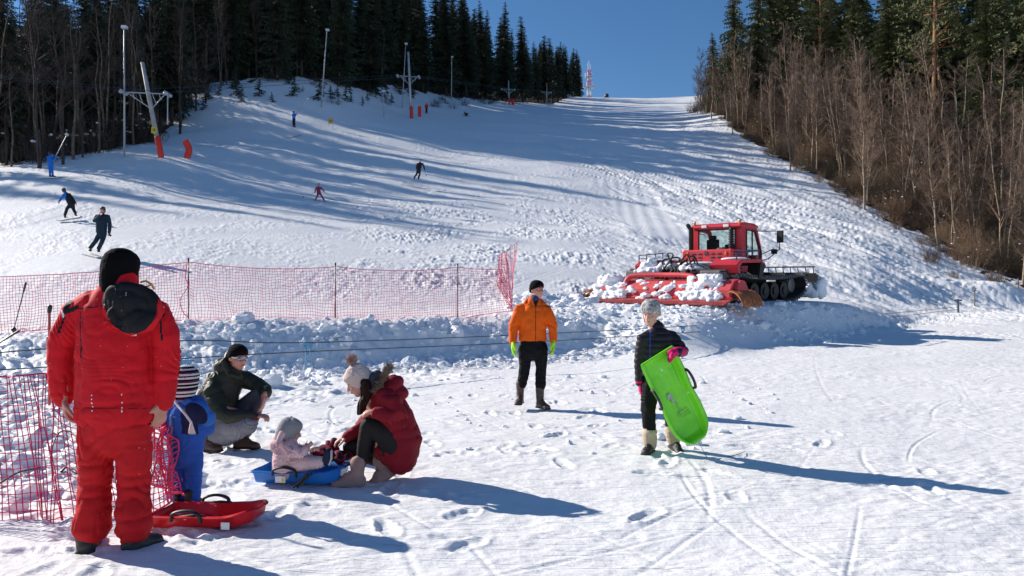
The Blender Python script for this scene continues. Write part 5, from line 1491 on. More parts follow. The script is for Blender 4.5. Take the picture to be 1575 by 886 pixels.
# blue sledge
O = Vector((P(466, 740, 6.05).x, 6.08, .03))
r, W_, O = toboggan('sledge', 'blue plastic sledge with the baby sitting in it', P_BLUE, .76, .40, .10, O, (1, -.16, .0), (.16, 1, 0))
m = MB(); m.box(W_(-.10, -.205, .05), (.085, .006, .050), Matrix.Rotation(R(-9), 3, 'Z')); m.build('sticker', STK, r, False, O)
m = MB(); m.box(W_(-.075, -.2095, .045), (.02, .005, .03), Matrix.Rotation(R(-9), 3, 'Z')); m.build('sticker_print', mat('yellow_print', (.6, .6, .05), .5), r, False, O)
for k in (.02, .05): 
    m = MB(); m.tube([W_(k, -.21, .0), W_(k + .12, -.23, .11)], [(.010, .018)] * 2, n=8); m.build('brake_lever', RUBBER, r, True, O)
# green sledge in the child's hands
A_, B_ = P(1009, 550, 6.86), P(1069, 676, 6.94)
O = A_.lerp(B_, .5); X = (B_ - A_)
Yv = P(1033, 535, 6.9) - P(979, 563, 6.76)
L = X.length + .04
r, W_, O = toboggan('sledge', 'lime green plastic sledge held upright by the child', P_GREEN, L, .43, .075, O + Vector((0, .10, 0)), X, Yv, flip=1)
zt = W_(0, 0, 1) - W_(0, 0, 0)
if zt.y > 0: print('green sledge faces away')
f = Matrix((X.normalized(), (W_(0, 1, 0) - W_(0, 0, 0)), zt)).transposed()
m = MB()
m.box(W_(-.035, -.045, .021), (.05, .045, .003), f); m.box(W_(.012, -.03, .0225), (.035, .03, .003), f)
m.build('sticker', mat('grey_sticker', (.42, .45, .45), .5), r, False, O)
m = MB(); m.tube(curve_pts([W_(.03, -.045, .020), W_(.05, .0, .020), W_(.09, -.01, .020), W_(.13, .0, .020), W_(.16, -.03, .020), W_(.19, -.035, .020)], 4), .0035, n=5)
m.build('drawn_line', mat('grey_line', (.3, .36, .38), .5), r, False, O)
m = MB()
rr = random.Random(4)
for ln, (u, v0) in enumerate(((.145, .0), (.175, .01), (.205, .02))):
    for k in range(5):
        v = v0 + .022 * (k - 2) + .02
        m.tube([W_(u + .006, v - .007, .020), W_(u - .006 + rr.uniform(0, .004), v - .002, .020), W_(u + .006, v + .003, .020), W_(u - .004, v + .008, .020)], .0014, n=4)
m.build('handwriting', INK, r, False, O)
rp = MB(); e = W_(L / 2 - .02, .03, .03); pts = [e, e + Vector((.04, -.02, -.10)), Vector((P(1092, 694, 6.9).x, 6.9, .02)), Vector((P(1125, 699, 7.0).x, 7.0, .03)), Vector((P(1150, 694, 7.1).x, 7.2, .03))]
rp.tube(curve_pts(pts, 6), .003, n=5); rp.build('tow_cord', mat('grey_cord', (.25, .24, .22), .8), r, True, O)

# dark plaid blanket over the sledge
m = MB(); q = lambda px, py, dy=0: P(px, py, 6.1 + dy)
m.ell(q(500, 694, .06), (.115, .15, .055)); m.ell(q(522, 702, .0), (.10, .13, .045)); m.ell(q(487, 704, .02), (.07, .12, .035)); m.ell(q(512, 682, .10), (.06, .08, .04))
def ppl(c): 
    u = (c[:, 0] * .8 + c[:, 2] * .7) / .035; v = (c[:, 1] * .8 - c[:, 2] * .6 + c[:, 0] * .3) / .035
    return np.where((np.mod(u, 2) < .35) | (np.mod(v, 2) < .35), 1, 0)
bl = soft('blanket', m, .005, 2, [cloth('plaid_black', (.02, .008, .014)), cloth('plaid_red', (.28, .01, .05))], None, q(505, 712), [((12, 12, 12), .022, 'ridge'), ((20, 20, 20), .008, 'fold')], ppl, 5)
bl.location = q(505, 712); tag(bl, 'crumpled black and red plaid blanket between the baby and the woman', 'blanket')

# ---------------------------------------------------------------- nets
NET = mat('net_red', (.80, .06, .17), .6); NET_N = mat('net_cord', (.85, .05, .14), .6); POLE = mat('net_pole', (.05, .06, .07), .4)
def net(root, top, bot, nv, nh, rad, material, name='net', O=(0, 0, 0), sag=.05, wob=.02, seed=1, edge_r=None, skipedge=False):
    """woven net between two polylines (functions of 0..1)"""
    rs = np.random.RandomState(seed)
    us = np.linspace(0, 1, nv); hs = np.linspace(0, 1, nh)
    G = np.zeros((nv, nh, 3))
    for i, u in enumerate(us):
        t = np.array(top(u)); b = np.array(bot(u))
        for j, h in enumerate(hs): G[i, j] = t * h + b * (1 - h)
    nz = noise3(np.stack([np.repeat(us * 18, nh), np.tile(hs * 3, nv), np.zeros(nv * nh)], 1), seed).reshape(nv, nh)
    nz2 = noise3(np.stack([np.repeat(us * 26, nh), np.tile(hs * 4, nv), np.ones(nv * nh) * 5], 1), seed).reshape(nv, nh)
    G[:, :, 1] += nz * wob * 2; G[:, :, 2] += nz2 * wob * (hs * (1 - hs) * 4)[None]; G[:, :, 0] += nz2 * wob * .8
    m = MB()
    for i in range(nv): m.tube([Vector(G[i, j]) for j in range(0, nh, 2)] + ([Vector(G[i, nh - 1])] if (nh - 1) % 2 else []), rad, n=3, dome=False)
    for j in range(nh):
        r = rad * (2.6 if j in (0, nh - 1) else 1)
        if edge_r and j in (0, nh - 1): r = edge_r
        m.tube([Vector(G[i, j]) for i in range(0, nv, 2)] + ([Vector(G[nv - 1, j])] if (nv - 1) % 2 else []), r, n=3, dome=False)
    return m.build(name, material, root, False, O)

def poly_f(pts):
    pts = [Vector(p) for p in pts]; n = len(pts) - 1
    def f(u):
        k = min(n - 1, int(u * n)); t = u * n - k; return pts[k].lerp(pts[k + 1], t)
    return f
# far fence: posts with the top hem sagging between them
O = P(290, 490, 16.6)
fr = empty('safety_net_fence', O); tag(fr, 'long red mesh safety net on thin poles along the top of the snow bank', 'fence', )
posts = [(-110, 424, 520, 15.9), (290, 400, 490, 16.7), (516, 407, 499, 17.9), (704, 408, 489, 19.9)]
def span(a, b, n, sag):
    out = []
    for i in range(n):
        u = i / (n - 1); p = Vector(a).lerp(Vector(b), u); p.z -= sag * 4 * u * (1 - u); out.append(p)
    return out
T = [P(px, y0 + 3, d) for px, y0, y1, d in posts]; Bm = [P(px, y1 + 2, d) for px, y0, y1, d in posts]
endT, endB = P(772, 414, 20.4), P(788, 478, 20.5)
for (a, b, c, d_, nv) in ((T[0], T[1], Bm[0], Bm[1], 84), (T[1], T[2], Bm[1], Bm[2], 54), (T[2], T[3], Bm[2], Bm[3], 50), (T[3], endT, Bm[3], endB, 19)):
    net(fr, poly_f(span(a, b, 9, .10 if nv > 20 else .03)), poly_f(span(c, d_, 9, -.02)), nv, 20, .0046, NET, 'net', O, wob=.045, seed=nv, edge_r=.010)
for (px, y0, y1, d) in posts:
    m = MB(); b = P(px, y1 + 8, d); m.tube([b, P(px, y0, d)], .014, n=8, dome=False); m.mi = 1; m.tube([P(px, y0 + 1, d), P(px, y0 - 2, d)], .02, n=8); m.build('pole', [POLE, RUBBER], fr, True, O)
# bunched loose end of the net
net(fr, poly_f([P(768, 392, 20.2), P(778, 388, 20.5), P(797, 372, 20.9)]), poly_f([P(764, 436, 20.2), P(786, 478, 20.4), P(790, 420, 20.8)]), 15, 13, .0045, NET_N, 'loose_net_end', O, wob=.05, seed=4, edge_r=.008)
net(fr, poly_f([P(766, 400, 20.15), P(775, 386, 20.2), P(780, 388, 20.3)]), poly_f([P(766, 440, 20.15), P(784, 474, 20.2), P(789, 476, 20.3)]), 11, 18, .006, NET_N, 'loose_net_end', O, wob=.05, seed=14, edge_r=.008)
# red cord hanging along the first pole
m = MB(); m.tube(curve_pts([P(289, 402, 16.6), P(285, 425, 16.5), P(289, 440, 16.6), P(277, 462, 16.4), P(283, 482, 16.5), P(291, 488, 16.6)], 5), .010, n=5); m.build('hem_cord', NET_N, fr, True, O)
# near net behind the man in red
O = P(76, 620, 5.8)
fn = empty('safety_net_fence', Vector((O.x, O.y, 0))); O = Vector((O.x, O.y, 0)); tag(fn, 'red mesh net with coarse squares in the left foreground behind the man in red', 'fence')
net(fn, poly_f([P(-130, 596, 5.3), P(-40, 583, 5.5), P(30, 578, 5.7), P(76, 574, 5.8)]), poly_f([P(-130, 826, 4.9), P(-40, 818, 4.95), P(60, 813, 5.0), P(90, 812, 5.0)]), 26, 20, .0038, NET_N, 'net', O, wob=.018, seed=21, edge_r=.008)
net(fn, poly_f([P(76, 574, 5.8), P(120, 600, 5.6), P(180, 620, 5.5), P(245, 640, 5.5), P(262, 650, 5.4)]), poly_f([P(90, 812, 5.0), P(160, 808, 5.0), P(210, 800, 5.05), P(250, 780, 5.15), P(272, 762, 5.3)]), 25, 20, .0038, NET_N, 'net', O, wob=.025, seed=22, edge_r=.008)
net(fn, poly_f([P(232, 640, 5.4), P(245, 655, 5.35), P(264, 660, 5.3)]), poly_f([P(228, 740, 5.1), P(250, 756, 5.2), P(270, 765, 5.25)]), 10, 14, .0045, NET_N, 'bunched_net', O, wob=.06, seed=29)
m = MB(); m.tube([P(76, 622, 5.8), P(76, 474, 5.8)], .010, n=8); m.build('pole', mat('red_pole', (.42, .07, .05), .5), fn, True, O)
m = MB(); m.tube([P(76, 480, 5.8), P(77, 472, 5.8)], [.014, .018], n=8); m.tube([P(75, 520, 5.8), P(75, 526, 5.8)], .016, n=8); m.build('pole_cap', RUBBER, fn, True, O)
m = MB(); b = P(262, 652, 5.35); m.tube([P(267, 775, 5.35), P(264, 640, 5.35)], .009, n=8); m.build('pole', mat('blue_pole', (.05, .13, .24), .5), fn, True, O)
# ski poles stuck in the snow
ski_pole(P(39, 438, 12.5), P(20, 512, 12.5), 'dark ski pole standing tilted in the lumpy snow on the left', thick=.011)
ski_pole(P(26, 511, 11.5), P(-30, 545, 11.3), 'dark pole lying almost flat at the left edge of the snow bank', thick=.016)
# loose hose and sticks in the trodden snow
def cable(name, label, cat, pts, r, material, group=None):
    O = Vector(pts[0]); m = MB(); m.tube(curve_pts(pts, 6), r, n=6); o = m.build(name, material, None, True, O); o.location = O; tag(o, label, cat, group); return o
g = lambda px, py, up=.03: (lambda v: Vector((v.x, v.y, gz(v.x, v.y) + up)))(Vector(((px - 787.5) / F * (1137 * 1.53 / (py - 457)), 1137 * 1.53 / (py - 457), 0)))
cable('hose', 'black hose looping out of the snow behind the near net', 'hose', [g(84, 712, -.02), g(82, 700, .07), g(92, 689, .15), g(110, 686, .14), g(124, 692, .07)], .007, RUBBER)
cable('stick', 'dark stick lying in the snow below the hose', 'stick', [g(96, 734, .06), g(106, 732, .09), g(120, 737, .06)], .010, RUBBER)
cable('stick', 'thin dark rod lying in the snow behind the near net at the left', 'stick', [g(0, 752, .05), g(30, 741, .09), g(64, 727, .06)], .008, RUBBER)

# ---------------------------------------------------------------- children's rope tow
HB = mat('tow_handle_blue', (.13, .32, .50), .5); WIRE = mat('wire', (.035, .045, .06), .5)
rt_root = empty('rope_tow', P(470, 530, 12.4)); O = rt_root.location; tag(rt_root, 'low rope tow of two thin cables strung along the foot of the snow bank', 'tow lift')
U = [P(-80, 548, 9.2), P(270, 524, 11.2), P(470, 527, 12.6), P(800, 515, 15.5), P(1050, 502, 19.0), P(1320, 486, 27.0), P(1474, 472, 33.0)]
Lw = [P(-80, 574, 9.2), P(290, 551, 11.2), P(470, 541, 12.4), P(800, 527, 15.2), P(1050, 512, 18.6), P(1320, 493, 27.0), P(1474, 476, 33.0)]
Lw[1] = P(290, 551, 11.2)
for k, w_ in enumerate((U, Lw)):
    m = MB(); m.tube(curve_pts(w_, 8), .009, n=5, dome=False); m.build('cable', WIRE, rt_root, True, O)
def handle(px, py, px2, py2, d, w):
    m = MB(); a = P(px, py, d); b = P(px2, py2, d); u = w / F * d
    m.tube([a - Vector((u, 0, -.0)), a + Vector((u, 0, .0))], [.016, .016], n=7)
    m.tube([a + Vector((-u * .8, 0, 0)), a + Vector((-u * .2, 0, -.13)), a.lerp(b, .6) , b], [.013, .016, .020, .014], n=7); m.tube([a + Vector((u * .8, 0, 0)), a + Vector((u * .3, 0, -.13)), a.lerp(b, .5)], [.013, .016, .018], n=7)
    m.ell(a - Vector((0, 0, .035)), (u * .55, .012, .04))
    m.build('tow_handle', HB, rt_root, True, O)
handle(474, 529, 469, 568, 12.5, 9); handle(285, 555, 290, 588, 11.1, 13); handle(1050, 502, 1048, 522, 19, 4); handle(1308, 487, 1304, 502, 26.5, 3); handle(1320, 492, 1322, 505, 27, 3)
m = MB(); m.tube([P(1474, 484, 33.0), P(1473, 460, 33.0)], .05, n=8, dome=False); m.box(P(1473, 462, 33), (.35, .08, .08)); m.build('end_post', mat('post_blue_grey', (.10, .14, .17), .6), rt_root, False, O)
for px, y0, y1, d, lab in ((1499, 440, 480, 37.5, 'thin post at the foot of the right slope by the hummock'), (1566, 428, 462, 41, 'thin post at the right edge of the picture')):
    m = MB(); o = P(px, y1, d); m.tube([o, P(px, y0, d)], .035, n=6, dome=False); m.tube([P(px - 4, y0 + 8, d), P(px + 4, y0 + 7, d)], .02, n=5); ob = m.build('marker_post', mat('grey_wood', (.2, .17, .14), .8), None, False, o); ob.location = o; tag(ob, lab, 'post')

# ---------------------------------------------------------------- drag lift and lamps
STEEL = mat('steel', (.42, .43, .45), .45, metal=.3, var=.12, vscale=2); CONC = mat('pylon_grey', (.34, .33, .32), .7, var=.2, vscale=1.5)
PAD = mat('red_pad', (.70, .035, .015), .6, var=.12, vscale=2); SGN = mat('yellow_sign', (.65, .48, .02), .5)
def on_ground(px, d): x = (px - 787.5) / F * d; return Vector((x, d, gz(x, d)))
def pylon(bx, d, tx, ty, r, arm_f, label, pads=True, armw=2.0):
    B = on_ground(bx, d); T = P(tx, ty, d); O = B
    root = empty('lift_pylon', B); tag(root, label, 'pylon', )
    ax = (T - B).normalized()
    m = MB(); m.tube([B - ax * .6, B.lerp(T, .5), T], [r, r * .88, r * .72], n=14, dome=False); m.build('mast', CONC if d < 80 else STEEL, root, True, O)
    A = B.lerp(T, arm_f)
    m = MB(); c0 = A + Vector((-armw, -.2, .15)); c1 = A + Vector((armw * .85, -.2, -.0)); s = armw / 2
    m.tube([c0, c1], .055, n=6)
    low = A - ax * (.9 * s + .3)
    m.tube([low, c0 + Vector((.25, 0, 0))], .045, n=6); m.tube([low, c1 - Vector((.2, 0, 0))], .045, n=6)
    for k in (.3, .6): m.tube([low.lerp(c0, k), Vector(c1).lerp(c0, .5 + k / 2)], .03, n=5); m.tube([low.lerp(c1, k), Vector(c0).lerp(c1, .5 + k / 2)], .03, n=5)
    m.build('cross_arm', STEEL, root, True, O)
    for c in (c0, c1):
        m = MB()
        for k in (-.35, .35): m.tube([c + Vector((0, k, -.05)) - Vector((.05, 0, 0)), c + Vector((0, k, -.05)) + Vector((.05, 0, 0))], .16, n=12)
        m.box(c + Vector((0, 0, .08)), (.06, 1.0, .12)); m.build('roller', STEEL, root, True, O)
    if pads:
        m = MB(); rr_ = r * 1.3
        m.tube([B + Vector((rr_ * .35, -.12, .1)), B + Vector((rr_ * .35, -.12, 0)) + ax * 1.5], [r * 1.15, r * 1.15], n=12); m.build('crash_pad', PAD, root, True, O)
    return root, c0, c1, ax, B
pl, a0, a1, ax, B = pylon(246, 58.8, 219, 96, .20, .66, 'nearest tilted grey lift pylon with a yellow sign on the left of the slope', armw=1.9)
m = MB(); sg = B + ax * 2.15 + Vector((0, -.26, 0)); m.box(sg, (.42, .04, .5)); m.build('sign', SGN, pl, False, B)
m = MB(); m.box(sg + Vector((-.06, -.025, 0)), (.05, .01, .26)); m.box(sg + Vector((.07, -.025, 0)), (.05, .01, .26)); m.box(sg + Vector((0.07, -.025, .04)), (.13, .01, .05)); m.build('sign_symbol', INK, pl, False, B)
m = MB(); m.tube([a1, a1 - Vector((0, 0, 2.4))], .05, n=6); m.build('hanger', STEEL, pl, True, B)
pyl = [(a0, a1)]
for bx, d, tx, ty, r, lab in ((632, 103, 628, 80, .20, 'second lift pylon with red pads beside the standing figure in red'), (783, 171, 782, 124, .17, 'third lift pylon below the far spruces'), (841, 232, 841, 131, .17, 'fourth lift pylon near the top of the piste'), (877, 300, 877, 137, .17, 'farthest lift pylon, just under the summit')):
    rt_, a0, a1, ax, B = pylon(bx, d, tx, ty, r, .62, lab, armw=1.6, pads=d < 200); pyl.append((a0, a1))
def crash_mat(px, d, w, h, label, bend=0):
    B = on_ground(px, d); m = MB()
    pts = [B + Vector((0, 0, .0)), B + Vector((bend * .35, 0, h * .5)), B + Vector((-bend * .2, 0, h))]
    m.tube(curve_pts(pts, 5), [(w / 2, w * .22)] * 11, n=12, wdir=(1, 0, 0)); o = m.build('crash_mat', PAD, None, True, B); o.location = B; tag(o, label, 'mat')
crash_mat(286, 59.5, .55, 1.35, 'red curved crash mat right of the nearest lift pylon', .5)
crash_mat(645, 108, .5, 1.5, 'red crash mat right of the second lift pylon'); crash_mat(789, 176, .8, 1.3, 'small red mat right of the third lift pylon')
# overhead cables of the drag lift
for side, lab in ((0, 'left overhead cable of the drag lift'), (1, 'right overhead cable of the drag lift')):
    pts = [Vector((-58, 30, 14.0))] + [p_[side] for p_ in pyl]
    m = MB(); m.tube([p_ + Vector((0, 0, .12)) for p_ in pts], .016, n=4, dome=False); o = m.build('lift_cable', WIRE, None, False, pts[1]); o.location = pts[1]; tag(o, lab, 'cable')
def tow_bar(a, up, label):
    m = MB(); m.tube([a, up], .022, n=5); m.tube([a + Vector((-.25, 0, 0)), a + Vector((.25, 0, 0))], .03, n=6); m.ell(up, .12); o = m.build('tow_bar', mat('pale_bar', (.45, .45, .46), .5), None, True, a); o.location = a; tag(o, label, 'tow bar')
tow_bar(P(85, 242, 50), P(103, 207, 51), 'pale tow bar held by the bright blue skier at the far left'); tow_bar(P(456, 176, 75), P(474, 152, 77), 'thin tow bar held by the second lift rider')
def lamp_post(bx, d, tx, ty, label):
    B = on_ground(bx, d); T = P(tx, ty, d); r = empty('lamp_post', B); tag(r, label, 'lamp post')
    m = MB(); m.tube([B, T], [.09, .05], n=8, dome=False); m.build('mast', STEEL, r, True, B)
    m = MB(); m.box(T + Vector((.08, -.1, .02)), (.40, .35, .22)); m.build('floodlight', mat('lamp_head', (.6, .6, .62), .4), r, False, B)
lamp_post(190, 59, 191, 43, 'tall lamp post left of the nearest lift pylon'); lamp_post(493, 88, 503, 47, 'tall lamp post above the shaded snow bank'); lamp_post(618, 112, 624, 68, 'leaning lamp post left of the second lift pylon'); lamp_post(694, 142, 695, 88, 'dim lamp post in front of the far spruces')
lamp_post(590, 96, 590, 141, 'short thin pole on the bank left of the second lift pylon')
# yellow notice on the bank
B = on_ground(508, 80); r = empty('notice_board', B); tag(r, 'small yellow notice board on two legs on the upper left piste', 'sign')
m = MB(); m.box(B + Vector((0, 0, .75)), (.55, .04, .62)); m.build('panel', mat('notice_yellow', (.50, .36, .10), .6), r, False, B)
m = MB(); m.box(B + Vector((0, -.025, .80)), (.38, .01, .06)); m.box(B + Vector((0, -.025, .66)), (.30, .01, .05)); m.build('lettering', INK, r, False, B)
for k in (-.22, .22):
    m = MB(); m.tube([B + Vector((k, 0, -.2)), B + Vector((k, 0, .6))], .025, n=6); m.build('leg', STEEL, r, False, B)

# ---------------------------------------------------------------- summit: mast and covered snow cannon
MR = mat('mast_red', (.62, .03, .05), .5); MW = mat('mast_white', (.75, .75, .76), .5)
d = 460.0; B = P(906, 164, d); r = empty('telecom_mast', B); tag(r, 'red and white lattice telecom mast on the summit', 'mast')
H = P(906, 108, d).z - B.z
for k in range(7):
    z0, z1 = H * k / 7 - (3 if k == 0 else 0), H * (k + 1) / 7; w0, w1 = 2.6 - k * .14, 2.46 - k * .14
    m = MB()
    cs = [Vector((sx * .5, sy * .5, 0)) for sx, sy in ((-1, -1), (1, -1), (1, 1), (-1, 1))]
    for i in range(4):
        a, b = cs[i], cs[(i + 1) % 4]
        m.tube([B + a * w0 + Vector((0, 0, z0)), B + a * w1 + Vector((0, 0, z1))], .16, n=4, dome=False)
        m.tube([B + a * w0 + Vector((0, 0, z0)), B + b * w1 + Vector((0, 0, z1))], .11, n=4, dome=False); m.tube([B + b * w0 + Vector((0, 0, z0)), B + a * w1 + Vector((0, 0, z1))], .11, n=4, dome=False); m.tube([B + a * w1 + Vector((0, 0, z1)), B + b * w1 + Vector((0, 0, z1))], .11, n=4, dome=False)
    m.build('lattice_section', MR if k in (0, 1, 4, 6) else MW, r, False, B)
for z in (.52, .80):
    m = MB(); m.box(B + Vector((0, 0, H * z)), (6.0 if z < .6 else 4.2, 4.2, .35)); m.build('platform', STEEL, r, False, B)
    for a in range(5):
        an = a * 1.257 + .5; w_ = 3.3 if z < .6 else 2.2
        m = MB(); c = B + Vector((math.cos(an) * w_, math.sin(an) * w_ * .6, H * z + 1.4)); m.tube([c - Vector((0, 0, 1.3)), c + Vector((0, 0, 1.3))], .28, n=6); m.build('antenna', MW, r, True, B)
m = MB()
for dx, h in ((-.8, 4.5), (0, 6.0), (.9, 3.5)): m.tube([B + Vector((dx, 0, H)), B + Vector((dx, 0, H + h))], .12, n=4)
m.build('aerial', MW, r, False, B)
d = 346.0; B = on_ground(933, d); r = empty('snow_cannon', B); tag(r, 'snow cannon under a dark cover standing alone on the summit', 'snow cannon')
NV = mat('cover_navy', (.015, .02, .05), .6); h = P(933, 143, d).z - B.z
m = MB(); m.box(B + Vector((0, 0, h * .22)), (2.4, 2.0, h * .5)); m.build('base', NV, r, False, B, bevel=.15)
m = MB(); m.tube([B + Vector((-.3, 0, h * .55)), B + Vector((.25, -.9, h * .72))], [1.05, .85], n=14); m.ell(B + Vector((0, 0, h * .75)), (1.0, 1.0, h * .25)); m.build('barrel', NV, r, True, B)
m = MB(); m.tube([B + Vector((-1.0, -.7, h * .48)), B + Vector((1.1, -.7, h * .48))], .28, n=8); m.build('fan_ring', mat('cannon_red', (.25, .02, .03), .5), r, True, B)
for sx in (-1, 1):
    m = MB(); m.tube([B + Vector((sx * .8, 0, h * .3)), B + Vector((sx * 1.4, -.5, -.1))], .1, n=6); m.build('leg', NV, r, True, B)
# ---------------------------------------------------------------- piste groomer
G_RED = mat('groomer_red', (.58, .030, .045), .38, var=.10, vscale=2.5, bump=.06, bscale=6, wear=((.78, .74, .75), 5, .72))
G_RED2 = mat('groomer_red_faded', (.56, .045, .055), .55, var=.15, vscale=3)
G_BLK = mat('groomer_black', (.010, .010, .011), .6); G_GREY = mat('groomer_grey', (.16, .16, .16), .55, var=.2, vscale=4); G_STEEL = mat('groomer_steel', (.30, .30, .31), .4, metal=.5)
G_ORG = mat('rust_orange', (.40, .12, .03), .6, var=.3, vscale=6); G_NAVY = mat('rail_navy', (.02, .035, .10), .45)
G_BELT = mat('track_belt', (.025, .024, .024), .8); G_LAMP = mat('lamp_glass', (.75, .75, .72), .2); G_AMB = mat('amber', (.75, .25, .02), .3)
GLASS = bpy.data.materials.new('cab_glass'); GLASS.use_nodes = True
_n = GLASS.node_tree.nodes; _b = _n['Principled BSDF']; _b.inputs['Base Color'].default_value = (.75, .85, .82, 1); _b.inputs['Roughness'].default_value = .02
_b.inputs['Transmission Weight'].default_value = 1.0; _b.inputs['IOR'].default_value = 1.05
HD = R(44)      # heading: clockwise from straight ahead
CO = P(1112, 462, 26.2)
gc = empty('piste_groomer', CO, rz=math.pi / 2 - HD); tag(gc, 'red tracked piste groomer parked on the snow bank, rear tiller caked in snow', 'snow groomer')
# local: +x front, +y left, z up ; origin under the middle of the cab
def gb(mb, name, m, parent=None, smooth=False, bevel=0.0): return mb.build(name, m, parent or gc, smooth, None, bevel)
gc.scale = (.94, .93, .855)
gc.rotation_euler = (R(1.0), R(-1.5), math.pi / 2 - HD)
# chassis tub between the tracks
m = MB(); m.box((-.4, 0, .75), (5.0, 1.5, .55)); m.box((-.2, 0, 1.08), (4.4, 1.9, .16)); gb(m, 'chassis', G_BLK, bevel=.03)
# tracks
for sy in (-1, 1):
    y0 = sy * 1.42; W = 1.25
    tr = empty('track', (0, 0, 0), parent=gc)
    loop = curve_pts([(-2.55, 0, .22), (-1.6, 0, .04), (0, 0, .02), (1.6, 0, .04), (2.55, 0, .30), (2.85, 0, .62), (2.5, 0, .98), (1.5, 0, .92), (0, 0, .88), (-1.6, 0, .92), (-2.6, 0, 1.0), (-2.95, 0, .62), (-2.55, 0, .22)], 7)[:-1]
    m = MB(); n = len(loop); vs = []; fs = []
    for v in loop:
        c = Vector((0, 0, .5)); 
        for off in (0, .045):
            inn = Vector((v.x * (1 - off * .35), 0, v.z + (.5 - v.z) * off * 2))
            for sd in (-1, 1): vs.append((inn.x, y0 + sd * W / 2 * .93, inn.z))
    for i in range(n):
        a = i * 4; b = ((i + 1) % n) * 4
        fs += [(a, a + 1, b + 1, b), (a + 2, b + 2, b + 3, a + 3), (a, b, b + 2, a + 2), (a + 1, a + 3, b + 3, b + 1)]
    m.add(vs, fs); gb(m, 'belt', G_BELT, tr)
    tot = sum((loop[(i + 1) % n] - loop[i]).length for i in range(n)); K = 62; step = tot / K
    acc = 0; i = 0; m = MB()
    pos = []
    for k in range(K):
        t = k * step
        while acc + (loop[(i + 1) % n] - loop[i]).length < t: acc += (loop[(i + 1) % n] - loop[i]).length; i += 1
        a, b = loop[i], loop[(i + 1) % n]; u = (t - acc) / (b - a).length
        pos.append((a.lerp(b, u), (b - a).normalized()))
    for c, t in pos:
        nrm = Vector((-t.z, 0, t.x)); 
        if nrm.dot(Vector((c.x * .3, 0, c.z - .5))) < 0: nrm = -nrm
        rot = Matrix((t, Vector((0, 1, 0)), nrm)).transposed()
        m.box((c.x + nrm.x * .03, y0, c.z + nrm.z * .03), (.06, W, .05), rot)
        m.box((c.x + nrm.x * .075, y0, c.z + nrm.z * .075), (.02, W * .98, .07), rot)
        for e in (-1, 1): m.box((c.x + nrm.x * .09, y0 + e * W * .46, c.z + nrm.z * .09), (.05, .05, .09), rot)
    gb(m, 'cleats', G_GREY, tr)
    for k, x in enumerate((-1.75, -.95, -.15, .65, 1.45)):
        m = MB(); m.tube([(x, y0 - .32, .40), (x, y0 + .32, .40)], [.34, .34], n=22, dome=False); m.tube([(x, y0 - .36, .40), (x, y0 + .36, .40)], [.16, .16], n=14, dome=False); gb(m, 'wheel', G_BLK, tr, False)
    for x in (-2.45, 2.4):
        m = MB(); m.tube([(x, y0 - .2, .60), (x, y0 + .2, .60)], [.30, .30], n=18, dome=False)
        for a in range(10): m.box((x + math.cos(a * .628) * .31, y0, .60 + math.sin(a * .628) * .31), (.07, .3, .07), Matrix.Rotation(-a * .628, 3, 'Y'))
        gb(m, 'sprocket', G_STEEL, tr)
# fenders over the rear of the tracks and the load bed
for sy in (-1, 1):
    m = MB(); m.prism([(-2.75, 1.12), (-2.85, 1.45), (-2.55, 1.62), (-1.15, 1.66), (-.75, 1.5), (-.75, 1.40), (-1.15, 1.52), (-2.45, 1.50), (-2.62, 1.38), (-2.62, 1.12)], sy * 1.02 - .0, sy * 2.05) ; gb(m, 'fender', G_RED, bevel=.02)
    m = MB(); m.prism([(-1.30, .95), (-1.15, 1.55), (-.75, 1.42), (-.9, 1.25), (-1.05, .9)], sy * 1.6, sy * 2.07); gb(m, 'mud_flap', G_BLK)
m = MB(); m.box((-1.75, 0, 1.36), (2.0, 2.0, .22)); m.box((-2.72, 0, 1.15), (.10, 2.2, .45)); gb(m, 'load_bed', G_GREY, bevel=.02)
m = MB(); m.ell((-1.9, -1.5, 1.66), (.62, .45, .07)); m.ell((-1.9, 1.5, 1.66), (.62, .45, .07)); m.ell((-1.8, 0, 1.50), (.8, .8, .09))
s_ = gb(m, 'lying_snow', M_SNOW, None, True)
# rails round the bed
def rail(pts, name='rail', r=.022):
    m = MB()
    for a, b in zip(pts[:-1], pts[1:]): m.tube([a, b], r, n=6)
    return m
m = rail([(-2.7, -1.95, 1.6), (-2.7, -1.95, 1.86), (-1.1, -1.95, 1.98), (-1.1, -1.95, 1.6)]); m2 = rail([(-1.1, -1.95, 1.98), (-1.1, -1.1, 1.98)]); m.add(m2.v, m2.f); m.tube([(-1.9, -1.95, 1.6), (-1.9, -1.95, 1.92)], .02, n=6); gb(m, 'rail', G_NAVY)
m = rail([(-2.7, 1.95, 1.6), (-2.7, 1.95, 1.86), (-1.1, 1.95, 1.98), (-1.1, 1.95, 1.6)]); m.tube([(-2.2, 1.95, 1.6), (-2.2, 1.95, 1.9)], .02, n=6); m.tube([(-1.6, 1.95, 1.6), (-1.6, 1.95, 1.94)], .02, n=6); m.tube([(-2.7, 1.95, 1.72), (-1.1, 1.95, 1.78)], .015, n=6); gb(m, 'rail', G_NAVY)
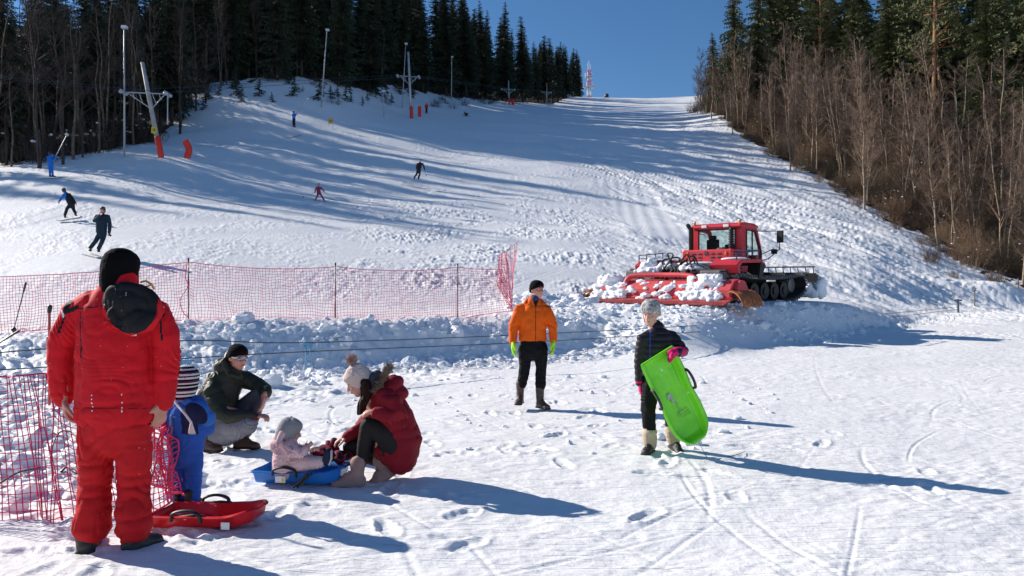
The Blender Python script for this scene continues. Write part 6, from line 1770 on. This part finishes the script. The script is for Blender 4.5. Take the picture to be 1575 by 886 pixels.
# engine housing behind the cab
m = MB(); m.box((-.80, 0, 1.62), (.90, 2.05, .92)); gb(m, 'engine_cover', G_RED, bevel=.06)
m = MB()
for r0 in range(3):
    for sd in (-1, 1):
        for k in range(2):
            m = MB(); m.ell((-1.262, sd * (.26 + .26 * k), 1.90 - r0 * .14), (.012, .11, .036), None, 14, 8); gb(m, 'vent', G_BLK)
m = MB(); m.tube([(-1.268, .0, 1.92), (-1.262, .0, 1.92)], [.085, .085], n=18, dome=False); gb(m, 'badge', G_BLK)
m = MB(); m.tube([(-1.274, -.05, 1.90), (-1.274, 0, 1.96), (-1.274, .05, 1.90)], .012, n=5); gb(m, 'badge_emblem', G_STEEL)
for sd in (-1, 1):
    m = MB(); m.box((-1.262, sd * .78, 1.92), (.03, .06, .14)); gb(m, 'tail_lamp', G_AMB)
m = MB()
for k in range(7): m.box((-.80, -1.03, 1.32 + k * .105), (.62, .02, .055), Matrix.Rotation(R(8), 3, 'X'))
gb(m, 'side_grille', G_BLK)
m = MB()
for k in range(7): m.box((-.80, 1.03, 1.32 + k * .105), (.62, .02, .055)); 
gb(m, 'side_grille', G_BLK)
# cab
cab = empty('cab', (0, 0, 0), parent=gc)
zb, zt = 1.15, 3.02
side = [(-.45, 1.16), (-.45, 2.96), (-.30, 3.02), (.62, 3.0), (.80, 2.9), (1.18, 2.0), (1.18, 1.62), (.75, 1.16)]
m = MB()
# frame: side walls as outlines with a window hole
def wall_ring(y, th):
    out = side; inn = [(-.12, 2.06), (-.10, 2.80), (.0, 2.86), (.52, 2.84), (.64, 2.76), (.99, 2.06), (.98, 1.72), (.30, 1.66)]
    inn = [(-.10, 1.74), (-.12, 2.78), (-.04, 2.86), (.54, 2.84), (.66, 2.76), (1.02, 2.02), (1.0, 1.74), (.55, 1.55)]
    n = 8; vs = []
    for yy in (y, y + th):
        vs += [(a, yy, b) for a, b in out] + [(a, yy, b) for a, b in inn]
    fs = []
    for i in range(n):
        j = (i + 1) % n
        fs += [(i, j, 8 + j, 8 + i), (16 + i, 24 + i, 24 + j, 16 + j), (i, 16 + i, 16 + j, j), (8 + i, 8 + j, 24 + j, 24 + i)]
    m.add(vs, fs)
wall_ring(-1.0, .07); wall_ring(.93, .07)
m.box((-.42, 0, 1.6), (.07, 1.86, .9)); m.box((-.42, -.82, 2.5), (.07, .22, .95)); m.box((-.42, .85, 2.5), (.07, .16, .95)); m.box((-.42, 0, 2.93), (.07, 1.86, .10))
m.box((1.0, 0, 1.62), (.3, 1.84, .5)); m.box((.1, 0, 1.2), (1.1, 1.84, .08))
gb(m, 'cab_shell', G_RED, cab)
m = MB(); m.prism([(-.60, 2.98), (-.58, 3.10), (-.3, 3.17), (.5, 3.15), (.86, 3.04), (.84, 2.96)], -1.03, 1.03); gb(m, 'roof', G_RED, cab, bevel=.04)
m = MB(); m.box((-.40, 0, 2.45), (.015, 1.5, .86)); gb(m, 'rear_window', GLASS, cab)
m = MB(); m.prism([(-.1, 1.76), (-.1, 2.84), (.56, 2.82), (1.0, 2.0), (.98, 1.74), (.55, 1.57)], -.975, -.965); gb(m, 'side_window', GLASS, cab)
m = MB(); m.prism([(-.1, 1.76), (-.1, 2.84), (.56, 2.82), (1.0, 2.0), (.98, 1.74), (.55, 1.57)], .965, .975); gb(m, 'side_window', GLASS, cab)
m = MB()
for a, b in (((-.11, 1.75), (-.11, 2.86)), ((-.11, 2.86), (.56, 2.84)), ((.60, 2.82), (1.03, 2.04)), ((1.03, 2.04), (1.02, 1.74)), ((1.02, 1.74), (.55, 1.55)), ((.55, 1.55), (-.11, 1.75)), ((.34, 1.64), (.34, 2.85)), ((-.1, 2.05), (1.0, 2.05))):
    m.tube([(a[0], -1.01, a[1]), (b[0], -1.01, b[1])], .028, n=6)
gb(m, 'window_seal', G_BLK, cab)
m = MB()
for y in (-.74, .76): m.tube([(-.47, y, 2.03), (-.47, y, 2.90)], .025, n=6)
for z in (2.03, 2.90): m.tube([(-.47, -.74, z), (-.47, .76, z)], .025, n=6)
gb(m, 'window_seal', G_BLK, cab)
m = MB(); m.add([(.83, -.95, 2.9), (.83, .95, 2.9), (1.2, .95, 2.0), (1.2, -.95, 2.0)], [(0, 1, 2, 3)]); ws = gb(m, 'windscreen', GLASS, cab); so = ws.modifiers.new('t', 'SOLIDIFY'); so.thickness = .01
m = MB(); m.box((.15, .35, 1.75), (.5, .5, .2)); m.box((-.12, .35, 2.15), (.14, .5, .75)); m.box((-.12, .35, 2.60), (.12, .28, .18)); gb(m, 'seat', G_BLK, cab, bevel=.05)
m = MB(); m.box((.15, -.4, 1.75), (.5, .5, .2)); m.box((-.12, -.4, 2.05), (.14, .5, .5)); gb(m, 'seat', G_BLK, cab, bevel=.05)
for y in (-.45, .45):
    m = MB(); m.box((-.60, y, 3.04), (.06, .22, .12)); gb(m, 'work_lamp', G_LAMP, cab, bevel=.02)
for y in (-.95, .90):
    m = MB(); m.tube([(-.52, y, 3.12), (-.52, y, 3.24)], .05, n=10); gb(m, 'beacon', G_AMB, cab)
m = MB(); m.tube([(-.52, -.9, 3.10), (-.2, -.3, 3.19)], .01, n=5); m.tube([(-.61, -.30, 2.98), (-.62, .2, 2.86)], .012, n=5); gb(m, 'wiper', G_BLK, cab)
# exhaust and air intake
m = MB(); m.tube([(-.62, 1.0, 1.9), (-.62, 1.0, 2.95), (-.75, 1.06, 3.12)], [.09, .09, .08], n=12); gb(m, 'exhaust', G_BLK, None, True)
m = MB()
for k in range(9): m.tube([(-.60, -.66, 2.08 + k * .095), (-.60, -.66, 2.14 + k * .095)], [.10, .10], n=12, dome=False)
m.tube([(-.60, -.66, 2.05), (-.60, -.66, 2.9)], .075, n=10); m.tube([(-.72, -.5, 2.10), (-.72, -.2, 2.10)], .07, n=8); gb(m, 'air_intake', G_BLK, None, True)
# mirrors
for sy in (-1, 1):
    m = MB(); m.tube([(.75, sy * 1.0, 2.85), (1.05, sy * 1.75, 2.82), (1.05, sy * 1.75, 2.1), (.95, sy * 1.35, 1.7), (1.1, sy * 1.0, 1.65)], .022, n=6, dome=False); m.tube([(1.05, sy * 1.5, 2.1), (1.1, sy * 1.0, 1.9)], .02, n=6); mi = gb(m, 'mirror_arm', G_BLK)
    m = MB(); m.box((1.02, sy * 1.78, 2.60), (.07, .26, .50)); m.box((1.02, sy * 1.55, 2.0), (.07, .24, .2)); gb(m, 'mirror', G_BLK, mi, bevel=.03)
# door handle
m = MB(); m.tube([(.1, -1.02, 1.62), (.1, -1.05, 1.55)], .025, n=6); gb(m, 'door_handle', G_BLK, cab)
# front: platform, lift frame, blade
m = MB()
for y in (-1.9, -.9, 0, .9, 1.9): m.tube([(1.3, y, 1.08), (3.2, y, 1.0)], .05, n=6)
for x in np.linspace(1.4, 3.2, 9): m.box((x, -1.4, 1.12), (.06, 1.1, .04)); m.box((x, 1.4, 1.12), (.06, 1.1, .04))
gb(m, 'front_grating', G_BLK)
m = MB()
for sy in (-1, 1): m.tube([(2.3, sy * .6, .55), (3.6, sy * .9, .5)], .10, n=8); m.tube([(2.4, sy * .4, 1.0), (3.6, sy * .5, .85)], .06, n=8)
m.box((2.9, 0, .6), (.2, 1.9, .3)); gb(m, 'lift_frame', G_STEEL)
bl = empty('blade', (0, 0, 0), parent=gc)
prof = [(3.62, .05), (3.52, .35), (3.52, .75), (3.62, 1.05), (3.70, 1.05), (3.62, .75), (3.62, .38), (3.74, .05)]
m = MB(); m.prism(prof, -2.1, 2.1)
for sy in (-1, 1): m.prism([(3.55, .05), (3.48, .7), (3.60, 1.05), (4.35, .85), (4.45, .05)], sy * 2.1 - .04, sy * 2.1 + .04)
gb(m, 'blade_plate', mat('blade_grey', (.30, .31, .32), .5, var=.2, vscale=4), bl)
m = MB()
for k in range(14): y = -2.0 + k * 4.0 / 13; m.tube([(3.60, y, 1.05), (3.50, y, 1.38)], .02, n=5)
m.tube([(3.50, -2.05, 1.38), (3.50, 2.05, 1.38)], .035, n=6); m.tube([(3.60, -2.05, 1.07), (3.60, 2.05, 1.07)], .05, n=6); m.box((3.46, -1.75, .92), (.06, .9, .28)); gb(m, 'spill_guard', G_BLK, bl)
m = MB(); rr = random.Random(9)
for k in range(26): m.ell((3.42 - rr.uniform(0, .18), -2.05 + rr.uniform(0, 1.9), .30 + rr.uniform(-.1, .35)), (rr.uniform(.12, .26), rr.uniform(.2, .4), rr.uniform(.15, .32)))
for k in range(10): m.ell((3.75 + rr.uniform(0, .6), -2.14, .35 + rr.uniform(-.1, .35)), (rr.uniform(.15, .3), .10, rr.uniform(.15, .3)))
sb = soft('packed_snow', m, .05, 2, M_SNOW, bl, (0, 0, 0), [((3, 3, 3), .10, 'ridge'), ((9, 9, 9), .03, 'ridge')])
# rear lift frame, hoses
m = MB()
for sy in (-1, 1): m.tube([(-2.6, sy * .55, 1.0), (-3.6, sy * .65, .95)], .09, n=8); m.tube([(-2.6, sy * .45, 1.35), (-3.5, sy * .5, 1.15)], .05, n=8)
m.box((-3.0, 0, 1.1), (.5, .8, .35)); m.tube([(-3.3, -1.9, 1.22), (-3.3, 1.9, 1.28)], .045, n=8); m.tube([(-3.3, -1.9, 1.22), (-2.7, -1.9, .75)], .035, n=8); gb(m, 'rear_lift_frame', G_BLK)
rr = random.Random(12)
for k in range(9):
    y = -.5 + k * .14; h = rr.uniform(.25, .75)
    m = MB(); m.tube(curve_pts([(-2.6, y, 1.25), (-2.8, y + rr.uniform(-.2, .2), 1.5 + h * .5), (-3.1, y + rr.uniform(-.3, .3), 1.45 + h * .5), (-3.4, y + rr.uniform(-.25, .25), 1.15 + h * .2), (-3.6, y * 1.3, .95)], 6), .028, n=7); gb(m, 'hydraulic_hose', G_BLK, None, True)
m = MB(); m.ell((-2.95, .55, 1.38), (.4, .5, .16)); m.ell((-3.1, -.5, 1.30), (.35, .4, .14)); m.ell((-3.2, 1.2, 1.2), (.35, .6, .2))
m.tube([(-3.1, 1.3, 1.3), (-2.7, 1.4, 1.55)], .25, n=8); soft('packed_snow', m, .04, 2, M_SNOW, gc, (0, 0, 0), [((4, 4, 4), .12, 'ridge'), ((12, 12, 12), .03, 'ridge')])
m = MB(); m.box((-3.15, -1.35, 1.0), (.5, .75, .45)); gb(m, 'side_plate', G_GREY, bevel=.03)
m = MB(); m.box((-3.15, 1.8, 1.05), (.4, .6, .4)); gb(m, 'side_plate', G_GREY, bevel=.03)
# tiller
tl = empty('tiller', (0, 0, 0), parent=gc); tl.scale = (1, 1.14, 1)
for (y0, y1) in ((-2.35, -.05), (.05, 2.35)):
    m = MB(); m.prism([(-3.65, .30), (-3.60, .72), (-3.85, .92), (-4.25, .86), (-4.50, .55), (-4.52, .26), (-4.40, .26), (-4.36, .5), (-4.15, .74), (-3.9, .78), (-3.75, .65), (-3.77, .30)], y0, y1); gb(m, 'tiller_hood', G_RED2, tl, bevel=.03)
m = MB(); pts = curve_pts([(-4.30, -1.25, .55), (-4.32, -1.18, .88), (-4.22, -.95, 1.05), (-4.15, 0, 1.08), (-4.22, .95, 1.05), (-4.32, 1.18, .88), (-4.35, 1.25, .5)], 6); m.tube(pts, .09, n=10); gb(m, 'bent_tube', G_RED2, tl, True)
m = MB(); m.tube([(-4.52, -2.4, .26), (-4.52, 2.4, .26)], .05, n=8); gb(m, 'hinge_bar', G_RED, tl, True)
m = MB()
for k in range(60):
    y = -2.4 + k * 4.8 / 59; m.box((-4.85, y, .14), (.66, .055, .02), Matrix.Rotation(R(-14), 3, 'Y'))
m.box((-4.70, 0, .18), (.38, 4.8, .03), Matrix.Rotation(R(-14), 3, 'Y')); gb(m, 'comb', mat('comb_red', (.34, .05, .05), .6, var=.3, vscale=4), tl)
for sy in (-1, 1):
    m = MB(); m.tube([(-3.95, sy * 2.36, .55), (-3.95, sy * 2.46, .55)], [.33, .33], n=20, dome=False); gb(m, 'end_cap', G_RED2, tl)
    m = MB()
    for k in range(6):
        x = -4.85 + k * .23
        m.tube(curve_pts([(x + .30, sy * 2.40, .52), (x + .22, sy * 2.62, .44), (x + .08, sy * 2.82, .24), (x, sy * 2.92, .0)], 4), [(.085, .018)] * 13, n=8, wdir=(1, 0, .3))
    m.tube([(-4.7, sy * 2.40, .45), (-3.5, sy * 2.40, .55)], .04, n=6); m.tube([(-4.75, sy * 2.7, .22), (-3.5, sy * 2.7, .30)], .025, n=6); gb(m, 'side_finisher', G_ORG, tl, True)
m = MB(); m.tube([(-4.1, 2.5, .25), (-4.3, 3.3, .12), (-4.1, 3.9, .10)], .05, n=6); m.tube([(-3.7, 2.5, .3), (-3.9, 3.4, .25), (-4.1, 3.9, .10)], .04, n=6); m.tube([(-3.9, 3.4, .25), (-4.3, 3.3, .12)], .04, n=6); gb(m, 'marker_arm', G_BLK, tl)
m = MB(); rr = random.Random(31)
for k in range(330):
    y = rr.uniform(-2.3, 2.35)
    if -.9 < y < .9 and rr.random() < .62: continue
    if -2.3 < y < -2.0 or .95 < y < 1.2: continue
    hgt = rr.uniform(.20, .84); s = rr.uniform(.05, .15) * (1.25 - hgt * .5)
    m.ell((-4.62 + (hgt - .2) * .62 + rr.uniform(-.08, .04), y, hgt), (s, s * rr.uniform(.9, 1.6), s * .8), None, 8, 6)
for k in range(60):
    s = rr.uniform(.07, .17); m.ell((-4.2 + rr.uniform(-.2, .25), rr.choice([-1.65, 1.55, 1.9, -1.5]) + rr.gauss(0, .22), .84 + rr.uniform(-.15, .16)), (s, s * 1.3, s * .9), None, 8, 6)
soft('packed_snow', m, .032, 1, M_SNOW, tl, (0, 0, 0), [((5, 5, 5), .06, 'ridge'), ((14, 14, 14), .025, 'ridge')])

# ---------------------------------------------------------------- loose snow lumps lying about
rl = np.random.RandomState(19)
ico = [(0, 0, 1)]
m = MB(); V = []; T_ = []
import itertools
bm = bmesh.new(); bmesh.ops.create_icosphere(bm, subdivisions=2, radius=1.0); bm.verts.ensure_lookup_table()
base = np.array([v.co[:] for v in bm.verts]); tri = np.array([[v.index for v in f.verts] for f in bm.faces]); bm.free()
N = 0; pts = []
for k in range(2600):
    c = rl.rand()
    if c < .50: px = rl.uniform(250, 1330); d = np.interp(px, [0, 300, 500, 700, 900, 1100, 1250, 1330], [11.6, 12.8, 14.4, 17, 18.6, 20.6, 22.2, 24.5]) + rl.normal(0, .8) + .3; s = rl.gamma(1.5, .020)
    elif c < .72: px = rl.uniform(-60, 300); d = rl.uniform(5.3, 15); s = rl.gamma(1.6, .024)
    elif c < .86: px = rl.uniform(250, 1330); d = np.interp(px, [0, 300, 500, 700, 900, 1100, 1250, 1330], [16, 16, 17, 19.3, 21, 22.4, 24.4, 26.5]) + rl.normal(-.3, .35); s = rl.gamma(1.6, .028)
    elif c < .95: px = rl.uniform(780, 910); d = 23.2 + rl.normal(-.3, 1.0); s = rl.gamma(2, .04)
    else: px = rl.uniform(300, 1200); d = rl.uniform(7, 14); s = rl.gamma(1.2, .012)
    pts.append(((px - 787.5) / F * d, d, min(s, .26) + .012))
pts = np.array(pts); zz = height(pts[:, 0], pts[:, 1])
VV = []; TT = []
for k in range(len(pts)):
    s = pts[k, 2]; q_ = base * (1 + .42 * noise3(base * 1.3 + k * 3.7, k)[:, None] + .22 * noise3(base * 2.6 + k, k + 1)[:, None])
    q_ = q_ * np.array([rl.uniform(.8, 1.4), rl.uniform(.8, 1.3), rl.uniform(.5, .9)]) * s
    a = rl.uniform(0, 6.28); ca, sa = math.cos(a), math.sin(a)
    q_ = np.stack([q_[:, 0] * ca - q_[:, 1] * sa, q_[:, 0] * sa + q_[:, 1] * ca, q_[:, 2]], 1) + np.array([pts[k, 0], pts[k, 1], zz[k] + s * .15])
    TT.append(tri + len(VV) * len(base)); VV.append(q_)
VV = np.vstack(VV); TT = np.vstack(TT)
me = bpy.data.meshes.new('snow_lumps'); me.from_pydata(VV.tolist(), [], TT.tolist()); me.materials.append(M_SNOW)
me.polygons.foreach_set('use_smooth', np.zeros(len(TT), dtype=bool)); me.update()
ob = bpy.data.objects.new('snow_lumps', me); COL.objects.link(ob); tag(ob, 'loose lumps of broken snow strewn along the bank', 'snow', kind='stuff')
